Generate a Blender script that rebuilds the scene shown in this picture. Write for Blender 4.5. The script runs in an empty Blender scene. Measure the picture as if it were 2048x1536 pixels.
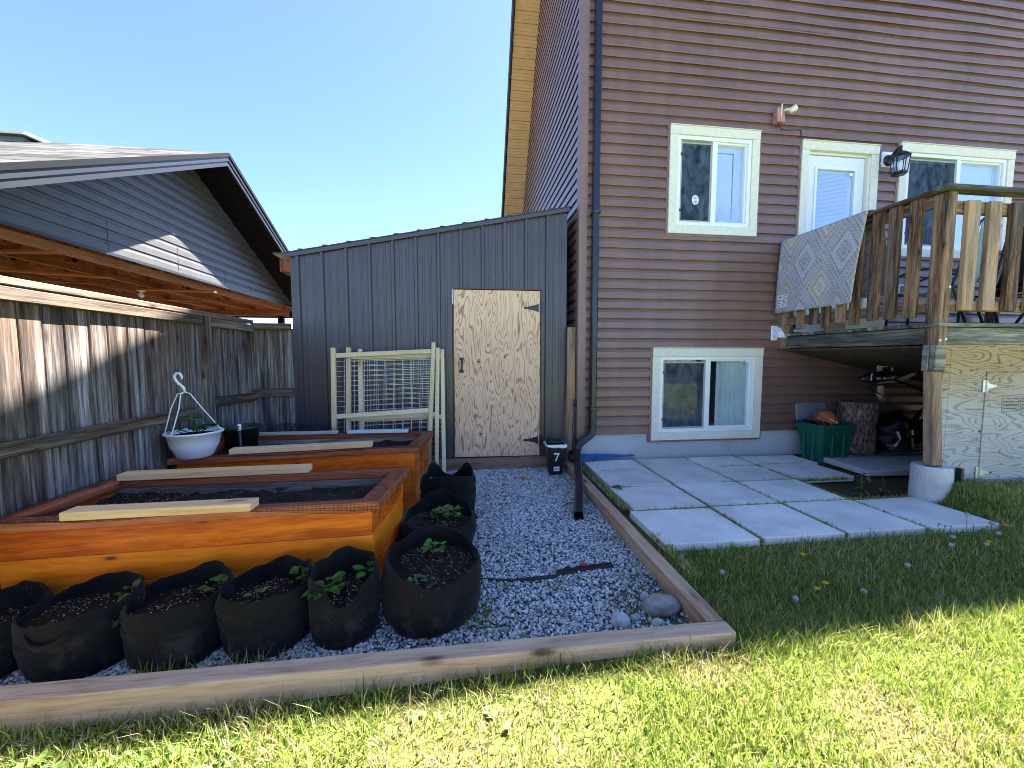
import bpy, bmesh, math, random
import numpy as np
from mathutils import Vector, Matrix, noise

random.seed(11)
RNG = np.random.default_rng(11)
SC = bpy.context.scene
COL = SC.collection
R = math.radians
PI = math.pi

# ------------------------------------------------------------------ node helpers
class NT:
    def __init__(s, name):
        s.m = bpy.data.materials.new(name); s.m.use_nodes = True
        s.t = s.m.node_tree
        s.b = s.t.nodes['Principled BSDF']
    def n(s, typ, ins=None, **kw):
        nd = s.t.nodes.new(typ)
        for k, v in kw.items(): setattr(nd, k, v)
        for k, v in (ins or {}).items():
            s.put(nd.inputs[k], v)
        return nd
    def put(s, sock, v):
        if isinstance(v, bpy.types.NodeSocket): s.t.links.new(v, sock)
        else:
            if sock.type == 'RGBA' and len(v) == 3: v = (*v, 1)
            sock.default_value = v
    def attr(s, name, out='Vector'):
        return s.n('ShaderNodeAttribute', attribute_name=name).outputs[out]
    def mul(s, vec, xyz):
        return s.n('ShaderNodeVectorMath', {0: vec, 1: xyz}, operation='MULTIPLY').outputs[0]
    def vadd(s, a, b):
        return s.n('ShaderNodeVectorMath', {0: a, 1: b}, operation='ADD').outputs[0]
    def noise(s, vec, scale=1., detail=4., rough=.55, dist=0., out='Fac'):
        return s.n('ShaderNodeTexNoise', {'Vector': vec, 'Scale': scale, 'Detail': detail, 'Roughness': rough, 'Distortion': dist}).outputs[out]
    def voro(s, vec, scale=1., feature='F1', out='Distance', rnd=1.):
        nd = s.n('ShaderNodeTexVoronoi', {'Vector': vec, 'Scale': scale, 'Randomness': rnd}, feature=feature)
        return nd.outputs[out]
    def math(s, op, a, b=0., clamp=False):
        return s.n('ShaderNodeMath', {0: a, 1: b}, operation=op, use_clamp=clamp).outputs[0]
    def ramp(s, fac, stops, interp='LINEAR'):
        nd = s.n('ShaderNodeValToRGB', {'Fac': fac})
        cr = nd.color_ramp; cr.interpolation = interp
        while len(cr.elements) < len(stops): cr.elements.new(.5)
        for e, (p, c) in zip(cr.elements, stops):
            e.position = p
            e.color = (c, c, c, 1) if isinstance(c, (int, float)) else (*c[:3], 1)
        return nd.outputs['Color']
    def step(s, v, lo, hi):
        return s.n('ShaderNodeMapRange', {'Value': v, 'From Min': lo, 'From Max': hi, 'To Min': 0., 'To Max': 1.}).outputs[0]
    def mix(s, fac, a, b, mode='MIX'):
        nd = s.n('ShaderNodeMix', data_type='RGBA', blend_type=mode)
        s.put(nd.inputs[0], fac); s.put(nd.inputs[6], a); s.put(nd.inputs[7], b)
        return nd.outputs[2]
    def bump(s, h, strength=.3, dist=.01):
        s.put(s.b.inputs['Normal'], s.n('ShaderNodeBump', {'Height': h, 'Strength': strength, 'Distance': dist}).outputs[0])
    def fin(s, col=None, rough=None, spec=None, metal=None):
        if col is not None: s.put(s.b.inputs['Base Color'], col)
        if rough is not None: s.put(s.b.inputs['Roughness'], rough)
        if spec is not None: s.put(s.b.inputs['Specular IOR Level'], spec)
        if metal is not None: s.put(s.b.inputs['Metallic'], metal)
        return s.m
    def pos(s):
        return s.n('ShaderNodeNewGeometry').outputs['Position']

def plain(name, col, rough=.6, spec=.4, var=.12, scale=9., metal=0., bump=0.):
    t = NT(name)
    p = t.pos()
    f = t.noise(p, scale, 5.)
    lo = tuple(c * (1 - var * 1.6) for c in col); hi = tuple(min(1, c * (1 + var * 1.6)) for c in col)
    t.fin(t.ramp(f, [(.3, lo), (.7, hi)]), rough, spec, metal)
    if bump: t.bump(t.noise(p, scale * 9, 4.), bump, .004)
    return t.m

def wood(name, stops, sx=1.5, sy=26., knots=True, knot_col=(.03, .016, .01), grey=None, grey_amt=.6, var=.35, rough=.75,
         bump=.35, spec=.25, kscale=(3.0, 8.0, 8.0), blotch=None, streak=0.):
    t = NT(name)
    lc = t.attr('lc'); rn = t.attr('rn', 'Fac')
    wp = t.noise(t.mul(lc, (2.2, 7., 7.)), 1., 2.)
    w = t.vadd(lc, t.mul(t.n('ShaderNodeCombineXYZ', {1: wp, 2: wp}).outputs[0], (0, .045, .045)))
    g1 = t.noise(t.mul(w, (sx, sy, sy)), 1., 6., .6)
    g2 = t.noise(t.mul(w, (sx * 5, sy * 6, sy * 6)), 1., 3.)
    f = t.math('ADD', t.math('MULTIPLY', g1, .62), t.math('MULTIPLY', g2, .38))
    f = t.math('ADD', t.math('MULTIPLY', t.math('SUBTRACT', f, .5), 1.7), .5)
    f = t.math('ADD', f, t.math('MULTIPLY', t.math('SUBTRACT', rn, .5), var))
    col = t.ramp(f, stops)
    if grey:
        gf = t.noise(t.vadd(t.mul(lc, (1.4, 9., 9.)), t.n('ShaderNodeCombineXYZ', {0: t.math('MULTIPLY', rn, 40.)}).outputs[0]), 1., 4.)
        col = t.mix(t.math('MULTIPLY', t.step(gf, .38, .62), grey_amt), col, t.ramp(f, grey))
    if blotch:
        bf = t.noise(t.mul(lc, (2.5, 5., 5.)), 1., 5., .65)
        col = t.mix(t.step(bf, blotch[1], blotch[1] + .14), col, blotch[0])
    if streak:
        st = t.noise(t.vadd(t.mul(lc, (.8, 13., 13.)), t.n('ShaderNodeCombineXYZ', {1: t.math('MULTIPLY', rn, 30.)}).outputs[0]), 1., 5., .65)
        col = t.mix(t.math('MULTIPLY', t.step(st, .50, .66), streak), col, (.022, .017, .015))
    if knots:
        kv = t.mul(lc, kscale)
        kd = t.voro(kv, 1.)
        kc = t.n('ShaderNodeSeparateColor', {0: t.voro(kv, 1., out='Color')}).outputs[0]
        k = t.math('MULTIPLY', t.math('SUBTRACT', 1., t.step(kd, .06, .15)), t.math('GREATER_THAN', kc, .55))
        ring = t.math('MULTIPLY', t.math('SUBTRACT', 1., t.step(kd, .1, .3)), t.math('GREATER_THAN', kc, .55))
        col = t.mix(t.math('MULTIPLY', ring, .35), col, t.mix(.5, col, knot_col))
        col = t.mix(t.math('MULTIPLY', k, .9), col, knot_col)
    t.fin(col, rough, spec)
    t.bump(f, bump, .003)
    return t.m

def plywood(name, light, mid, dark, sx=2.0, sy=7., bands=9., knots=True, contrast=.85, tint=None):
    t = NT(name)
    lc = t.attr('lc')
    warp = t.noise(t.mul(lc, (sx * 1.6, sy * .7, 1.)), 1., 2.)
    h = t.noise(t.vadd(t.mul(lc, (sx, sy, 1.)), t.n('ShaderNodeCombineXYZ', {1: t.math('MULTIPLY', warp, .7)}).outputs[0]), 1., 1.6, .5, .3)
    s = t.math('SINE', t.math('MULTIPLY', h, bands * 6.283))
    line = t.step(s, .45, 1.)
    line = t.math('MULTIPLY', line, t.step(t.noise(t.mul(lc, (7., 60., 1.)), 1., 4.), .2, .6))
    fine = t.noise(t.mul(lc, (3., 120., 1.)), 1., 4.)
    base = t.mix(fine, light, mid)
    base = t.mix(t.step(t.noise(lc, 2.3, 3.), .45, .75), base, tint or mid)
    col = t.mix(t.math('MULTIPLY', line, contrast), base, dark)
    if knots:
        kv = t.mul(lc, (4.6, 6.4, 1.))
        kd = t.voro(kv, 1.)
        kc = t.n('ShaderNodeSeparateColor', {0: t.voro(kv, 1., out='Color')}).outputs[0]
        on = t.math('GREATER_THAN', kc, .5)
        col = t.mix(t.math('MULTIPLY', on, t.math('SUBTRACT', 1., t.step(kd, .05, .09))), col, (.03, .018, .01))
        ring = t.math('MULTIPLY', on, t.math('SUBTRACT', 1., t.step(t.math('ABSOLUTE', t.math('SUBTRACT', kd, .13)), .01, .035)))
        col = t.mix(t.math('MULTIPLY', ring, .6), col, dark)
    t.fin(col, .8, .2)
    t.bump(line, -.25, .003)
    return t.m

# ------------------------------------------------------------------ mesh helpers
WLOC = {}
class MB:
    def __init__(s): s.v = []; s.f = []; s.lc = []; s.rn = []
    def add(s, verts, faces, lc=None, rnd=None):
        n = len(s.v)
        s.v += [tuple(v) for v in verts]
        s.f += [[i + n for i in f] for f in faces]
        s.lc += [tuple(c) for c in (lc if lc is not None else verts)]
        s.rn += [random.random() if rnd is None else rnd] * len(verts)
        return s
    def box(s, lo, hi, M=None, rnd=None, axis=None):
        d = [hi[i] - lo[i] for i in range(3)]
        order = sorted(range(3), key=lambda i: -abs(d[i]))
        if axis is not None: order = [axis] + [i for i in order if i != axis]
        off = (random.uniform(0, 60), random.uniform(0, 9), random.uniform(0, 9))
        vs = []; lc = []
        for k in range(8):
            p = [hi[i] if (k >> i) & 1 else lo[i] for i in range(3)]
            lc.append([p[order[j]] - lo[order[j]] + off[j] for j in range(3)])
            vs.append(Vector(p) if M is None else M @ Vector(p))
        fs = [(0, 2, 3, 1), (4, 5, 7, 6), (0, 1, 5, 4), (2, 6, 7, 3), (0, 4, 6, 2), (1, 3, 7, 5)]
        return s.add(vs, fs, lc, rnd)
    def board(s, p0, p1, w, t, up=(0, 0, 1), rnd=None):
        """board from p0 to p1 (axis through the middle); w along up x dir, t along up"""
        p0 = Vector(p0); p1 = Vector(p1); d = p1 - p0; L = d.length; d.normalize()
        side = Vector(up).cross(d)
        if side.length < 1e-5: side = Vector((1, 0, 0)).cross(d)
        side.normalize(); u = d.cross(side).normalized()
        M = Matrix.Translation(p0) @ Matrix((d, side, u)).transposed().to_4x4()
        return s.box((0, -w / 2, -t / 2), (L, w / 2, t / 2), M, rnd, 0)
    def tube(s, path, r, n=6, rnd=None, caps=True):
        path = [Vector(p) for p in path]
        m = len(path); rr = r if isinstance(r, (list, tuple)) else [r] * m
        vs = []; fs = []; lc = []
        prev = None; L = 0
        for i, p in enumerate(path):
            d = (path[min(i + 1, m - 1)] - path[max(i - 1, 0)])
            d = d.normalized() if d.length > 1e-9 else Vector((0, 0, 1))
            if prev is None:
                a = d.orthogonal().normalized()
            else:
                a = prev - d * prev.dot(d)
                a = a.normalized() if a.length > 1e-6 else d.orthogonal().normalized()
            prev = a; b = d.cross(a)
            if i: L += (p - path[i - 1]).length
            for k in range(n):
                t = 2 * PI * k / n
                vs.append(p + (a * math.cos(t) + b * math.sin(t)) * rr[i])
                lc.append((L, t / 6.28 * .1, 0))
        for i in range(m - 1):
            for k in range(n):
                k2 = (k + 1) % n
                fs.append((i * n + k, i * n + k2, (i + 1) * n + k2, (i + 1) * n + k))
        if caps:
            fs.append(tuple(range(n))[::-1]); fs.append(tuple((m - 1) * n + k for k in range(n)))
        return s.add(vs, fs, lc, rnd)
    def lathe(s, prof, c=(0, 0, 0), n=28, M=None, rnd=None, cap0=False, cap1=False, sx=1., sy=1.):
        vs = []; fs = []; m = len(prof)
        for (r, z) in prof:
            for k in range(n):
                t = 2 * PI * k / n
                p = Vector((c[0] + r * sx * math.cos(t), c[1] + r * sy * math.sin(t), c[2] + z))
                vs.append(M @ p if M else p)
        for i in range(m - 1):
            for k in range(n):
                k2 = (k + 1) % n
                fs.append((i * n + k, i * n + k2, (i + 1) * n + k2, (i + 1) * n + k))
        if cap0: fs.append(tuple(range(n))[::-1])
        if cap1: fs.append(tuple((m - 1) * n + k for k in range(n)))
        return s.add(vs, fs, None, rnd)
    def prism(s, poly, lo, hi, axis='y', rnd=None, lcf=None):
        """poly in the plane across the axis: y->(x,z)  x->(y,z)  z->(x,y)"""
        def P(a, b, t):
            return {'y': (a, t, b), 'x': (t, a, b), 'z': (a, b, t)}[axis]
        n = len(poly)
        vs = [P(a, b, lo) for a, b in poly] + [P(a, b, hi) for a, b in poly]
        fs = [tuple(range(n))[::-1], tuple(range(n, 2 * n))] + [(i, (i + 1) % n, n + (i + 1) % n, n + i) for i in range(n)]
        return s.add(vs, fs, [lcf(v) for v in vs] if lcf else None, rnd)
    def grid(s, fn, nu, nv, lcf=None, rnd=None):
        vs = []; lc = []
        for i in range(nu + 1):
            for j in range(nv + 1):
                p = fn(i / nu, j / nv); vs.append(p)
                lc.append(lcf(i / nu, j / nv) if lcf else p)
        fs = [(i * (nv + 1) + j, (i + 1) * (nv + 1) + j, (i + 1) * (nv + 1) + j + 1, i * (nv + 1) + j + 1) for i in range(nu) for j in range(nv)]
        return s.add(vs, fs, lc, rnd)
    def build(s, name, mat, parent=None, bevel=0., smooth=False, recalc=True, solid=0., segs=1):
        me = bpy.data.meshes.new(name)
        me.from_pydata(s.v, [], s.f)
        me.attributes.new('lc', 'FLOAT_VECTOR', 'POINT').data.foreach_set('vector', np.array(s.lc, dtype=np.float32).ravel())
        me.attributes.new('rn', 'FLOAT', 'POINT').data.foreach_set('value', np.array(s.rn, dtype=np.float32))
        if recalc:
            bm = bmesh.new(); bm.from_mesh(me); bmesh.ops.recalc_face_normals(bm, faces=bm.faces); bm.to_mesh(me); bm.free()
        if smooth: me.polygons.foreach_set('use_smooth', [True] * len(me.polygons))
        me.materials.append(mat); me.update()
        o = bpy.data.objects.new(name, me); COL.objects.link(o)
        WLOC[o] = Vector((0, 0, 0))
        if parent is not None:
            o.parent = parent; o.location = -WLOC[parent]
        if bevel:
            b = o.modifiers.new('bevel', 'BEVEL'); b.width = bevel; b.segments = segs; b.limit_method = 'ANGLE'; b.angle_limit = R(40)
        if solid:
            b = o.modifiers.new('solid', 'SOLIDIFY'); b.thickness = solid; b.offset = 0
        return o

def tag(o, label=None, cat=None, group=None, kind=None):
    if label: o['label'] = label
    if cat: o['category'] = cat
    if group: o['group'] = group
    if kind: o['kind'] = kind
    return o
def thing(name, loc, label, cat, group=None):
    o = bpy.data.objects.new(name, None); COL.objects.link(o)
    o.location = loc; o.empty_display_size = .1; WLOC[o] = Vector(loc)
    return tag(o, label, cat, group)
def nz(x, y=0., z=0.): return noise.noise(Vector((x, y, z)))
def lerp(a, b, t): return a + (b - a) * t

def npmesh(name, V, F3, F4, mat, attrs, smooth=False):
    """big mesh from numpy arrays: V (n,3), triangles F3 (m,3), quads F4 (k,4)"""
    me = bpy.data.meshes.new(name)
    n3 = len(F3); n4 = len(F4)
    me.vertices.add(len(V)); me.vertices.foreach_set('co', V.astype(np.float32).ravel())
    me.loops.add(n3 * 3 + n4 * 4)
    me.loops.foreach_set('vertex_index', np.concatenate([F3.ravel(), F4.ravel()]).astype(np.int32))
    me.polygons.add(n3 + n4)
    st = np.concatenate([np.arange(n3) * 3, n3 * 3 + np.arange(n4) * 4]).astype(np.int32)
    me.polygons.foreach_set('loop_start', st)
    if smooth: me.polygons.foreach_set('use_smooth', np.ones(n3 + n4, dtype=bool))
    for k, a in attrs.items():
        me.attributes.new(k, 'FLOAT', 'POINT').data.foreach_set('value', a.astype(np.float32))
    me.update(calc_edges=True); me.validate()
    me.materials.append(mat)
    o = bpy.data.objects.new(name, me); COL.objects.link(o); WLOC[o] = Vector((0, 0, 0))
    return o
# ------------------------------------------------------------------ camera, light, sky
YAW, PIT, EYE, FPX = R(7.05), R(4.0), 1.30, 769.
cam = bpy.data.cameras.new('camera'); co = bpy.data.objects.new('camera', cam); COL.objects.link(co)
cam.sensor_fit = 'HORIZONTAL'; cam.sensor_width = 36.; cam.lens = FPX / 2048 * 36.
cam.clip_start = .05; cam.clip_end = 3000.
co.location = (0, 0, EYE); co.rotation_euler = (PI / 2 - PIT, 0, -YAW)
SC.camera = co

SUN_DIR = Vector((-.396, -.315, -.862)).normalized()      # the way the light travels
EL = math.asin(-SUN_DIR.z); AZ = math.atan2(-SUN_DIR.x, -SUN_DIR.y)
sl = bpy.data.lights.new('sun', 'SUN'); sl.energy = 4.6; sl.angle = R(.53); sl.color = (1., .95, .87)
so = bpy.data.objects.new('sun', sl); COL.objects.link(so)
so.rotation_euler = SUN_DIR.to_track_quat('-Z', 'Y').to_euler(); so.location = (6, 6, 14)
w = bpy.data.worlds.new('World'); SC.world = w; w.use_nodes = True
nt = w.node_tree; bg = nt.nodes['Background']; bg.inputs[1].default_value = .063
sk = nt.nodes.new('ShaderNodeTexSky'); sk.sky_type = 'NISHITA'; sk.sun_disc = False
sk.sun_elevation = EL; sk.sun_rotation = AZ; sk.altitude = 600.; sk.air_density = .45; sk.dust_density = .2; sk.ozone_density = 3.6
nt.links.new(sk.outputs[0], bg.inputs[0])
SC.view_settings.view_transform = 'Standard'; SC.view_settings.look = 'None'
SC.view_settings.exposure = 3.5; SC.view_settings.gamma = 1.
SC.view_settings.use_curve_mapping = False
SC.render.film_transparent = False
SC.cycles.pixel_filter_type = 'BLACKMAN_HARRIS'; SC.cycles.filter_width = .95
SC.cycles.max_bounces = 8; SC.cycles.diffuse_bounces = 4; SC.cycles.transparent_max_bounces = 16

# ------------------------------------------------------------------ materials
def siding_mat(name, col, rough=.45):
    t = NT(name)
    p = t.pos()
    st = t.noise(t.mul(p, (3., 3., 60.)), 1., 4.)
    bl = t.noise(p, 1.3, 3.)
    f = t.math('ADD', t.math('MULTIPLY', st, .5), t.math('MULTIPLY', bl, .5))
    run = t.noise(t.mul(p, (7., 7., .7)), 1., 5., .65)
    f = t.math('ADD', f, t.math('MULTIPLY', t.math('SUBTRACT', run, .5), .55))
    lo = tuple(c * .76 for c in col); hi = tuple(c * 1.20 for c in col)
    t.fin(t.ramp(f, [(.3, lo), (.7, hi)]), rough, .5)
    t.bump(t.noise(t.mul(p, (6., 6., 160.)), 1., 3.), .12, .002)
    return t.m
M = {}
M['siding'] = siding_mat('brown_vinyl_siding', (.186, .104, .086), .30)
M['trimbrown'] = siding_mat('brown_trim', (.21, .125, .108))
M['garage'] = siding_mat('grey_siding', (.080, .078, .078))
M['garage_metal'] = plain('grey_fascia_metal', (.020, .022, .028), .4, .5, .06, 4.)
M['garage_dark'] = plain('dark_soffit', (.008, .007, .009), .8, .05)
M['cream'] = plain('cream_painted_trim', (.70, .66, .56), .6, .3, .05, 30., bump=.15)
M['white'] = plain('white_vinyl', (.78, .79, .80), .35, .5, .02, 5.)
M['door_white'] = plain('white_door_paint', (.74, .76, .80), .4, .5, .02, 5.)
M['screen_frame'] = plain('grey_screen_frame', (.33, .33, .31), .5)
M['black'] = plain('black_metal', (.012, .012, .014), .35, .5)
M['downspout'] = plain('black_downspout_paint', (.012, .016, .024), .3, .5, .1, 3.)
M['soffit'] = plain('tan_soffit', (.60, .36, .15), .6, .3, .05, 6.)
M['roof_dark'] = plain('dark_roof', (.03, .03, .032), .9)
M['blackplastic'] = plain('black_plastic', (.012, .012, .013), .4, .5)
M['galv'] = plain('galvanised_steel', (.5, .52, .54), .4, .5, .15, 60., metal=.7)
M['shed'] = plain('charcoal_ribbed_steel', (.066, .056, .064), .36, .5, .07, 2.5)
M['shedroof'] = plain('charcoal_roof_steel', (.035, .036, .042), .4, .5)

def fence_mat():
    t = NT('weathered_cedar')
    lc = t.attr('lc'); rn = t.attr('rn', 'Fac')
    off = t.n('ShaderNodeCombineXYZ', {0: t.math('MULTIPLY', rn, 50.)}).outputs[0]
    wv = t.vadd(t.mul(lc, (1., 1., 1.)), off)
    g1 = t.noise(t.mul(wv, (1.1, 34., 34.)), 1., 6., .62)
    g2 = t.noise(t.mul(wv, (6., 150., 150.)), 1., 3.)
    f = t.math('ADD', t.math('MULTIPLY', g1, .65), t.math('MULTIPLY', g2, .35))
    f = t.math('ADD', t.math('MULTIPLY', t.math('SUBTRACT', f, .5), 1.5), .5)
    grey = t.ramp(f, [(.28, (.032, .029, .03)), (.45, (.125, .112, .106)), (.58, (.26, .243, .235)), (.76, (.47, .45, .44))])
    brown = t.ramp(f, [(.28, (.030, .015, .008)), (.46, (.115, .058, .030)), (.75, (.27, .16, .09))])
    wz = t.n('ShaderNodeSeparateXYZ', {0: t.pos()}).outputs[2]
    hi = t.step(t.math('ADD', wz, t.math('MULTIPLY', t.noise(t.mul(wv, (1.5, 8., 8.)), 1., 3.), .9)), 1.45, 2.35)
    col = t.mix(t.math('ADD', t.math('MULTIPLY', hi, .75), t.math('MULTIPLY', t.math('GREATER_THAN', rn, .55), .30), True), grey, brown)
    st = t.noise(t.mul(wv, (.9, 11., 11.)), 1., 4., .6)
    col = t.mix(t.math('MULTIPLY', t.step(st, .48, .64), .78), col, (.024, .019, .019))
    kv = t.mul(wv, (3.2, 9., 9.)); kd = t.voro(kv, 1.)
    kc = t.n('ShaderNodeSeparateColor', {0: t.voro(kv, 1., out='Color')}).outputs[0]
    k = t.math('MULTIPLY', t.math('SUBTRACT', 1., t.step(kd, .08, .2)), t.math('GREATER_THAN', kc, .55))
    col = t.mix(t.math('MULTIPLY', k, .85), col, (.015, .011, .01))
    t.fin(col, .85, .15); t.bump(f, .5, .004)
    return t.m
M['fence'] = fence_mat()
M['cap'] = wood('weathered_cap_board', [(.3, (.035, .022, .013)), (.5, (.11, .072, .045)), (.72, (.20, .15, .105))], 1.2, 30, grey=[(.3, (.045, .04, .036)), (.7, (.17, .155, .14))], grey_amt=.5, streak=.3)
M['rail'] = wood('weathered_rail', [(.3, (.045, .028, .018)), (.5, (.16, .105, .066)), (.72, (.33, .24, .17))], 1.2, 30, grey=[(.3, (.06, .055, .055)), (.7, (.27, .25, .24))], grey_amt=.6, streak=.5)
M['deck'] = wood('weathered_deck_lumber', [(.28, (.055, .026, .013)), (.48, (.22, .112, .056)), (.72, (.42, .26, .15))], 1.2, 22, grey=[(.3, (.05, .044, .041)), (.7, (.23, .205, .19))], grey_amt=.55, var=.35, kscale=(3.4, 10., 10.), streak=.4)
M['deckgrey'] = wood('grey_deck_lumber', [(.28, (.055, .045, .038)), (.5, (.17, .15, .125)), (.74, (.34, .31, .26))], 1.2, 18, grey=[(.3, (.05, .054, .046)), (.7, (.24, .25, .215))], grey_amt=.6, streak=.6)
M['pressure'] = wood('pressure_treated_timber', [(.28, (.32, .195, .12)), (.5, (.52, .35, .23)), (.75, (.62, .46, .32))], 1.1, 16, var=.15, bump=.25, kscale=(2.2, 7., 7.), knot_col=(.07, .04, .025))
M['stain'] = wood('orange_stained_pine', [(.25, (.44, .070, .003)), (.5, (.74, .155, .006)), (.75, (.82, .24, .014))], 1.3, 15, var=.3, bump=.15, rough=.42, spec=.4, kscale=(4.2, 13., 13.), knot_col=(.085, .014, .004), blotch=((.50, .085, .004), .58), streak=.0)
M['stainred'] = wood('red_cedar_stain', [(.25, (.26, .055, .025)), (.5, (.40, .100, .045)), (.75, (.48, .15, .075))], 1.3, 15, var=.25, bump=.15, rough=.5, kscale=(2.4, 8., 8.), knot_col=(.085, .016, .008))
M['innerwood'] = wood('dull_inner_boards', [(.3, (.14, .115, .10)), (.5, (.30, .26, .23)), (.75, (.48, .44, .41))], 1.2, 20)
M['newwood'] = wood('fresh_lumber', [(.25, (.56, .33, .15)), (.5, (.72, .47, .24)), (.75, (.78, .57, .34))], 1.1, 18, var=.2, bump=.12, kscale=(2., 7., 7.), knot_col=(.28, .13, .05))
M['palewood'] = wood('pale_weathered_lumber', [(.25, (.42, .36, .27)), (.5, (.60, .55, .45)), (.75, (.70, .67, .60))], 1.1, 18, var=.2, bump=.12, knot_col=(.3, .2, .12))
M['trelliswood'] = wood('pale_green_treated_lumber', [(.25, (.50, .38, .20)), (.5, (.68, .55, .33)), (.75, (.75, .65, .45))], 1.1, 18, var=.3, bump=.12, kscale=(2., 7., 7.), knot_col=(.25, .16, .08))
M['orangewood'] = wood('carport_framing', [(.25, (.13, .040, .012)), (.5, (.27, .095, .028)), (.75, (.40, .17, .06))], 1.1, 18, var=.3, bump=.1)
M['doorply'] = plywood('shed_door_plywood', (.82, .56, .39), (.72, .46, .29), (.13, .065, .03), 1.3, 7.5, 15., contrast=.8)
M['deckply'] = plywood('weathered_plywood', (.54, .50, .45), (.42, .36, .29), (.10, .065, .04), 1.5, 8., 9., tint=(.40, .40, .42))
M['paver'] = None

def concrete(name, c, var=.16, scale=3.):
    t = NT(name)
    p = t.pos(); rn = t.attr('rn', 'Fac')
    f = t.math('ADD', t.noise(p, scale, 6., .6), t.math('MULTIPLY', t.math('SUBTRACT', rn, .5), .36))
    col = t.ramp(f, [(.3, tuple(x * (1 - var) for x in c)), (.52, c), (.75, tuple(min(1, x * (1 + var)) for x in c))])
    sp = t.noise(p, 240., 2.)
    col = t.mix(t.math('MULTIPLY', t.step(sp, .52, .68), .5), col, tuple(x * .55 for x in c))
    stn = t.noise(p, 1.7, 5., .7)
    col = t.mix(t.math('MULTIPLY', t.step(stn, .52, .66), .42), col, tuple(x * .6 for x in c))
    t.fin(col, .85, .2)
    t.bump(t.math('ADD', sp, t.noise(p, 60., 4.)), .25, .004)
    return t.m
M['paver'] = concrete('concrete_paver', (.66, .65, .62), .2)
M['foundation'] = concrete('grey_parged_foundation', (.46, .48, .49), .10, 1.5)
M['pier'] = concrete('whitewashed_concrete', (.55, .56, .56), .2, 6.)
M['slab_dark'] = concrete('grey_slab', (.40, .41, .41))

def soil_mat(name, dark=(.010, .007, .006), light=(.032, .021, .015), specks=True, amt=.62):
    t = NT(name); p = t.pos()
    f = t.noise(p, 70., 6., .7)
    col = t.ramp(f, [(.3, dark), (.7, light)])
    if specks:
        d = t.voro(p, 130.)
        c = t.n('ShaderNodeSeparateColor', {0: t.voro(p, 130., out='Color')}).outputs
        cl = t.step(t.noise(p, 7., 3.), .35, .65)
        on = t.math('GREATER_THAN', t.math('ADD', c[0], t.math('MULTIPLY', cl, .3)), amt + .32)
        col = t.mix(t.math('MULTIPLY', on, t.math('SUBTRACT', 1., t.step(d, .28, .42))), col, (.60, .57, .52))
    t.fin(col, .95, .1); t.bump(f, 1., .012)
    return t.m
M['soil'] = soil_mat('potting_soil')
M['earth'] = soil_mat('bare_earth', (.035, .025, .017), (.12, .09, .06), False)

def fabric_mat():
    t = NT('black_felt_fabric'); p = t.pos()
    f = t.noise(p, 5., 4.); g = t.noise(p, 420., 2.)
    col = t.ramp(f, [(.3, (.0035, .0035, .004)), (.7, (.0085, .008, .009))])
    dz = t.n('ShaderNodeSeparateXYZ', {0: p}).outputs[2]
    du = t.math('MULTIPLY', t.math('SUBTRACT', 1., t.step(dz, .03, .24)), t.step(t.noise(p, 9., 6., .7), .50, .62))
    col = t.mix(t.math('MULTIPLY', du, .5), col, (.085, .068, .055))
    d = t.voro(p, 60.)
    c = t.n('ShaderNodeSeparateColor', {0: t.voro(p, 60., out='Color')}).outputs[0]
    sp = t.math('MULTIPLY', t.math('GREATER_THAN', c, .95), t.math('SUBTRACT', 1., t.step(d, .07, .12)))
    col = t.mix(sp, col, (.4, .38, .35))
    t.fin(col, .85, .18)
    t.put(t.b.inputs['Sheen Weight'], .05)
    t.bump(t.math('ADD', t.math('MULTIPLY', g, .5), t.noise(p, 30., 4.)), .35, .006)
    return t.m
M['fabric'] = fabric_mat()

def leaf_mat(name, a, b, trans=.3):
    t = NT(name)
    rn = t.attr('rn', 'Fac'); p = t.pos()
    f = t.math('ADD', t.math('MULTIPLY', rn, .7), t.math('MULTIPLY', t.noise(p, 60., 3.), .3))
    col = t.ramp(f, [(.15, a), (.85, b)])
    t.fin(col, .5, .35)
    tr = t.n('ShaderNodeBsdfTranslucent', {'Color': col})
    mx = t.n('ShaderNodeMixShader', {0: trans, 1: t.b.outputs[0], 2: tr.outputs[0]})
    t.t.links.new(mx.outputs[0], t.t.nodes['Material Output'].inputs[0])
    return t.m
M['leaf'] = leaf_mat('potato_leaf', (.035, .11, .022), (.13, .26, .06))
M['leafdark'] = leaf_mat('geranium_leaf', (.02, .085, .015), (.075, .20, .035))
M['weed'] = leaf_mat('weed_leaf', (.04, .085, .015), (.16, .24, .05))
M['petal'] = plain('yellow_petal', (.80, .52, .01), .6, .2)
M['fluff'] = plain('seed_fluff', (.42, .42, .40), .9, .1)
M['stem'] = plain('dry_stem', (.20, .16, .07), .8, .1)

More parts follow.
